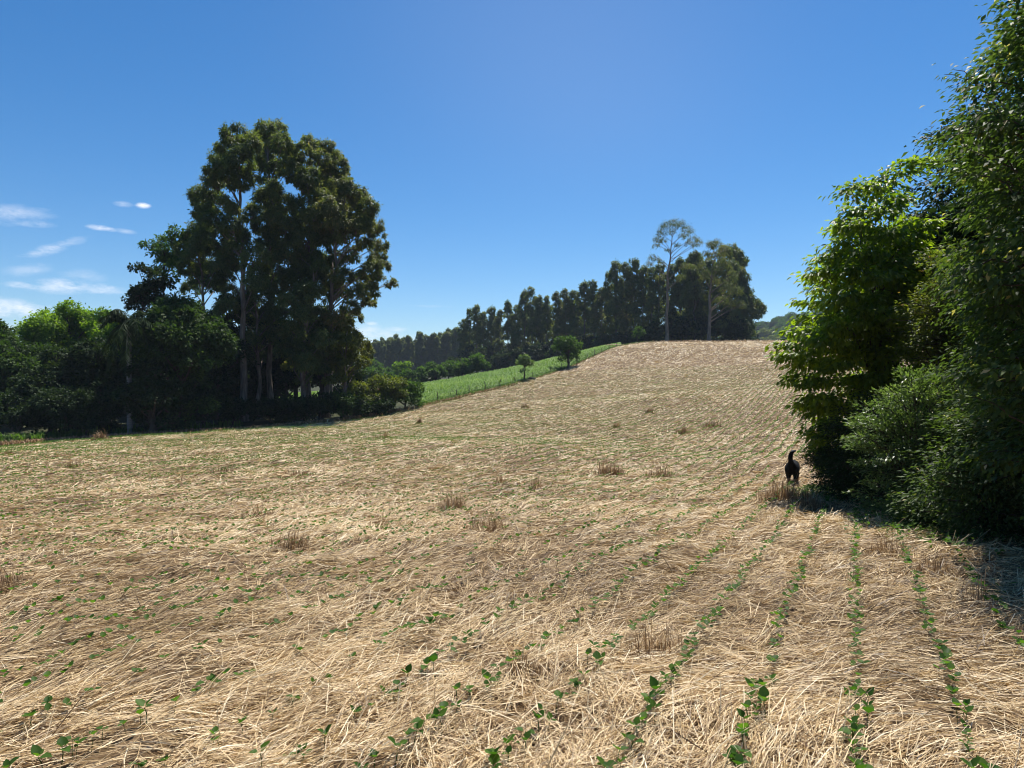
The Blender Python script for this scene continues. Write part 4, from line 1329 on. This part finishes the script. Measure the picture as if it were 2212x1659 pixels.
sprayed_bush('vine_covered_tree', b, [(.2, 0, 4.4), (.6, .3, 5), (-.1, .2, 3.4)], P(2330, 560, 9.7), (1.5, 1.5, 3.35), 520, 105, .084, .048, 2011, 'tall tree smothered in small leaved vines at the right edge', 'tree', 'vine', tips=tips, spread=.17, hang=.6, seglen=(.4, 1.0), trunk_r=.12, simple=True)
# tall dark tree behind
b = gp(2150, 17)
sprayed_bush('dark_tree', b, [(0, 0, 5.5), (1, 0, 6)], P(2200, 560, 17), (2.6, 2.0, 4.2), 300, 110, .13, .08, 2021, 'dark dense tree standing behind the vine covered one', 'tree', 'broad_shaded', spread=.28, hang=.5, trunk_r=.14, simple=True)
# small-leaved shrub in front
b = gp(1985, 10.8)
tips = [(*P(px, py, d), f) for (px, py, d, f) in [(1835, 965, 10.4, 1.2), (1850, 940, 10.3, 1.2), (1870, 905, 10.3, 1.2), (1890, 870, 10.3, 1.2), (1920, 835, 10.4, 1.3), (1960, 808, 10.4, 1.3), (2000, 800, 10.3, 1.3), (1850, 1000, 10.2, 1.2), (1870, 1040, 10.1, 1.1), (1900, 1000, 9.9, 1.2), (1930, 1080, 9.8, 1.2), (1960, 1095, 9.6, 1.3), (1990, 1075, 9.5, 1.3)]]
sprayed_bush('small_leaved_shrub', b, [(0, 0, 1.2), (-.3, 0, 1.0), (.4, 0, 1.3)], P(1985, 985, 10.7), (.98, .9, 1.28), 200, 105, .066, .025, 2031, 'grey green narrow leaved shrub bulging out in front of the right bushes', 'shrub', 'shrub', tips=tips, spread=.085, hang=.05, droop=.1, seglen=(.3, .7), upbias=.35, lift=1.2, trunk_r=.035, simple=True)
# olive shrub above it
b = gp(2040, 12.0)
tips = [(*P(px, py, d), f) for (px, py, d, f) in [(1985, 640, 11.4, .8), (1955, 655, 11.4, .5), (2010, 650, 11.3, 1), (2000, 690, 11.2, 1.2), (1975, 720, 11.2, 1.2), (2040, 660, 11.3, 1.2), (2060, 560, 11.4, 1.0), (2080, 520, 11.4, 1), (2100, 600, 11.2, 1.2)]]
sprayed_bush('olive_shrub', b, [(0, 0, 2.4), (.3, 0, 2.6)], P(2060, 740, 11.9), (.95, .8, 1.55), 240, 75, .065, .026, 2041, 'olive yellow small leaved shrub below the vines at the right', 'shrub', 'shrub_olive', tips=tips, spread=.13, hang=.15, droop=.1, seglen=(.3, .7), upbias=.3, trunk_r=.04, simple=True)
# low shaded shrubs at the right edge
for k, (px, d, cpy, rx, rz, lab, leaf) in enumerate([
    (2150, 8.6, 1050, .85, 1.05, 'dark leafy shrub low at the right edge, its foot in shade', 'vine'),
    (2290, 8.0, 950, .9, 1.45, 'dark narrow leaved shrub mostly outside the right edge', 'shrub'),
    (1900, 12.2, 985, .95, 1.05, 'shaded shrub between the large leaved tree and the grey green shrub', 'broad_shaded'),
    (2060, 9.6, 1130, .75, .62, 'low shaded shrub spreading at the foot of the right bushes', 'vine'),
    (2200, 9.6, 800, 1.0, 1.9, 'tall shaded shrub under the vine curtain at the right', 'vine'),
    (1845, 13.6, 1010, .8, .75, 'small dark shrub at the foot of the large leaved tree', 'broad_shaded'),
]):
    b = gp(px, d)
    c = P(px, cpy, d)
    sprayed_bush('shrub', b, [(0, 0, .8), (.25, 0, .9), (-.2, 0, .7)], c, (rx, rx * .85, rz), 220, 80, .07, .026, 2100 + 7 * k, lab, 'shrub', leaf, spread=.15, hang=.3, droop=.1, seglen=(.3, .7), trunk_r=.03, simple=True)
# further trees of the same belt, at the right of the view
b = np.array([6.0, 6.8, GZ(6.0, 6.8)])
sprayed_bush('belt_tree', b, [(0, 0, 3.6), (.3, .2, 4.0)], (5.85, 6.8, 2.9), (1.6, 1.5, 2.75), 400, 130, .085, .047, 2301, 'vine hung tree nearest the camera, filling the right edge', 'tree', 'vine', spread=.17, hang=.6, seglen=(.4, 1.0), trunk_r=.1, simple=True)
for k, (x, y, h, rr, lab) in enumerate([(10.5, 13, 7, 2.4, 'leafy tree of the right belt beyond the edge of the view'), (12.5, 19, 7.5, 2.6, 'leafy tree at the back of the right belt')]):
    broad_tree('belt_tree', (x, y, GZ(x, y) - .1), h, rr, 2300 + 3 * k, lab, 'tree', 'trees of the right belt', M['broad_shaded'], low=.02, L=.2, W=.12, nclump=34, dens=700, trunk_r=.15)

# ------------------------------------------------------------------ the dog


def dog(loc, rz):
    V = {}
    order = []

    def nd(name, co, rad, par):
        V[name] = (co, rad, par)
        order.append(name)
    nd('pelvis', (0, 0, .455), (.165, .165), None)
    nd('loin', (0, .20, .47), (.14, .15), 'pelvis')
    nd('chest', (0, .42, .45), (.165, .18), 'loin')
    nd('shoulder', (0, .58, .48), (.12, .15), 'chest')
    nd('neck', (0, .72, .50), (.08, .09), 'shoulder')
    nd('skull', (0, .84, .46), (.075, .075), 'neck')
    nd('muzzle', (0, .95, .39), (.045, .045), 'skull')
    nd('nose', (0, 1.03, .35), (.028, .026), 'muzzle')
    nd('rump', (0, -.10, .49), (.125, .125), 'pelvis')
    nd('tail1', (-.012, -.18, .61), (.056, .056), 'rump')
    nd('tail2', (-.03, -.20, .71), (.060, .060), 'tail1')
    nd('tail3', (-.02, -.19, .80), (.057, .057), 'tail2')
    nd('tail4', (.02, -.17, .87), (.046, .046), 'tail3')
    nd('tail5', (.10, -.15, .895), (.016, .016), 'tail4')
    for s, n, st in ((-1, 'l', .10), (1, 'r', -.05)):
        nd('hip' + n, (s * .07, -.02, .37), (.105, .13), 'pelvis')
        nd('knee' + n, (s * .085, .05 + st * .3, .27), (.055, .07), 'hip' + n)
        nd('hock' + n, (s * .075, -.11 + st, .165), (.026, .032), 'knee' + n)
        nd('hpaw' + n, (s * .07, -.08 + st, .035), (.026, .028), 'hock' + n)
        nd('htoe' + n, (s * .07, -.01 + st, .022), (.03, .022), 'hpaw' + n)
        nd('sho' + n, (s * .085, .54, .38), (.07, .09), 'chest')
        nd('elb' + n, (s * .09, .49 - st, .27), (.048, .055), 'sho' + n)
        nd('wri' + n, (s * .085, .53 - st * 2, .13), (.03, .032), 'elb' + n)
        nd('fpaw' + n, (s * .085, .53 - st * 2, .033), (.03, .03), 'wri' + n)
        nd('ftoe' + n, (s * .085, .60 - st * 2, .022), (.03, .022), 'fpaw' + n)
    me = bpy.data.meshes.new('dog_bones')
    idx = {n: i for i, n in enumerate(order)}
    me.from_pydata([V[n][0] for n in order], [(idx[V[n][2]], idx[n]) for n in order if V[n][2]], [])
    tmp = bpy.data.objects.new('dog_bones', me)
    COL.objects.link(tmp)
    sk = tmp.modifiers.new('skin', 'SKIN')
    sk.use_smooth_shade = True
    for i, n in enumerate(order):
        me.skin_vertices[0].data[i].radius = V[n][1]
        me.skin_vertices[0].data[i].use_root = (n == 'pelvis')
    ss = tmp.modifiers.new('sub', 'SUBSURF')
    ss.levels = ss.render_levels = 2
    bpy.context.view_layer.update()
    dg = bpy.context.evaluated_depsgraph_get()
    ev = tmp.evaluated_get(dg)
    bodymesh = bpy.data.meshes.new_from_object(ev)
    bpy.data.objects.remove(tmp)
    coat = noise_mat('dog_coat', [(.3, (.003, .003, .0035)), (.7, (.009, .0085, .009))], 30, 5, .7, (1, 1, .3), .4, 90, spec=.08)
    tan_ = noise_mat('dog_tan', [(.3, (.10, .055, .028)), (.7, (.22, .13, .07))], 30, 4, .7)
    grey = noise_mat('dog_tail_tip', [(.3, (.03, .032, .04)), (.7, (.09, .095, .11))], 40, 4, .5)
    bodymesh.materials.clear()
    for m in (coat, tan_, grey):
        bodymesh.materials.append(m)
    for p in bodymesh.polygons:
        c = p.center
        p.use_smooth = True
        p.material_index = 1 if c.z < .21 else (2 if c.z > .87 else 0)
    bodymesh.name = 'body'
    root = thing('dog', loc, 'black dog with tan lower legs seen from behind, tail raised, beside the bushes', 'dog', rz=rz)
    o = bpy.data.objects.new('body', bodymesh)
    COL.objects.link(o)
    o.parent = root
    for s in (-1, 1):
        mb = MB()
        q = np.array([[s * .045, .80, .52], [s * .085, .83, .50], [s * .115, .80, .41], [s * .07, .79, .44]])
        off = np.array([0, -.012, .004])
        mb.add(np.concatenate([q, q + off]), [[0, 1, 2, 3], [7, 6, 5, 4], [0, 4, 5, 1], [1, 5, 6, 2], [2, 6, 7, 3], [3, 7, 4, 0]])
        mb.build('ear', coat, root)


dx_, dy_ = ground_at(1711, 1049)
dog((dx_, dy_, float(GS(dx_, dy_)) + .01), R(-25))
print('dog at', dx_, dy_)

# ------------------------------------------------------------------ the air between


def haze():
    mb = MB()
    a, z0, z1 = 5600.0, -45.0, 78.0
    v = [(-a, -a, z0), (a, -a, z0), (a, a, z0), (-a, a, z0), (-a, -a, z1), (a, -a, z1), (a, a, z1), (-a, a, z1)]
    mb.add(v, [[3, 2, 1, 0], [4, 5, 6, 7], [0, 1, 5, 4], [1, 2, 6, 5], [2, 3, 7, 6], [3, 0, 4, 7]])
    m, nt, out = new_mat('haze')
    p = nt.nodes.new('ShaderNodeVolumePrincipled')
    p.inputs['Color'].default_value = (.72, .84, 1, 1)
    p.inputs['Density'].default_value = .0002
    p.inputs['Anisotropy'].default_value = 0
    nt.links.new(p.outputs[0], out.inputs['Volume'])
    tag(mb.build('haze', m), 'thin bluish haze over the far trees', 'haze', kind='stuff')


haze()
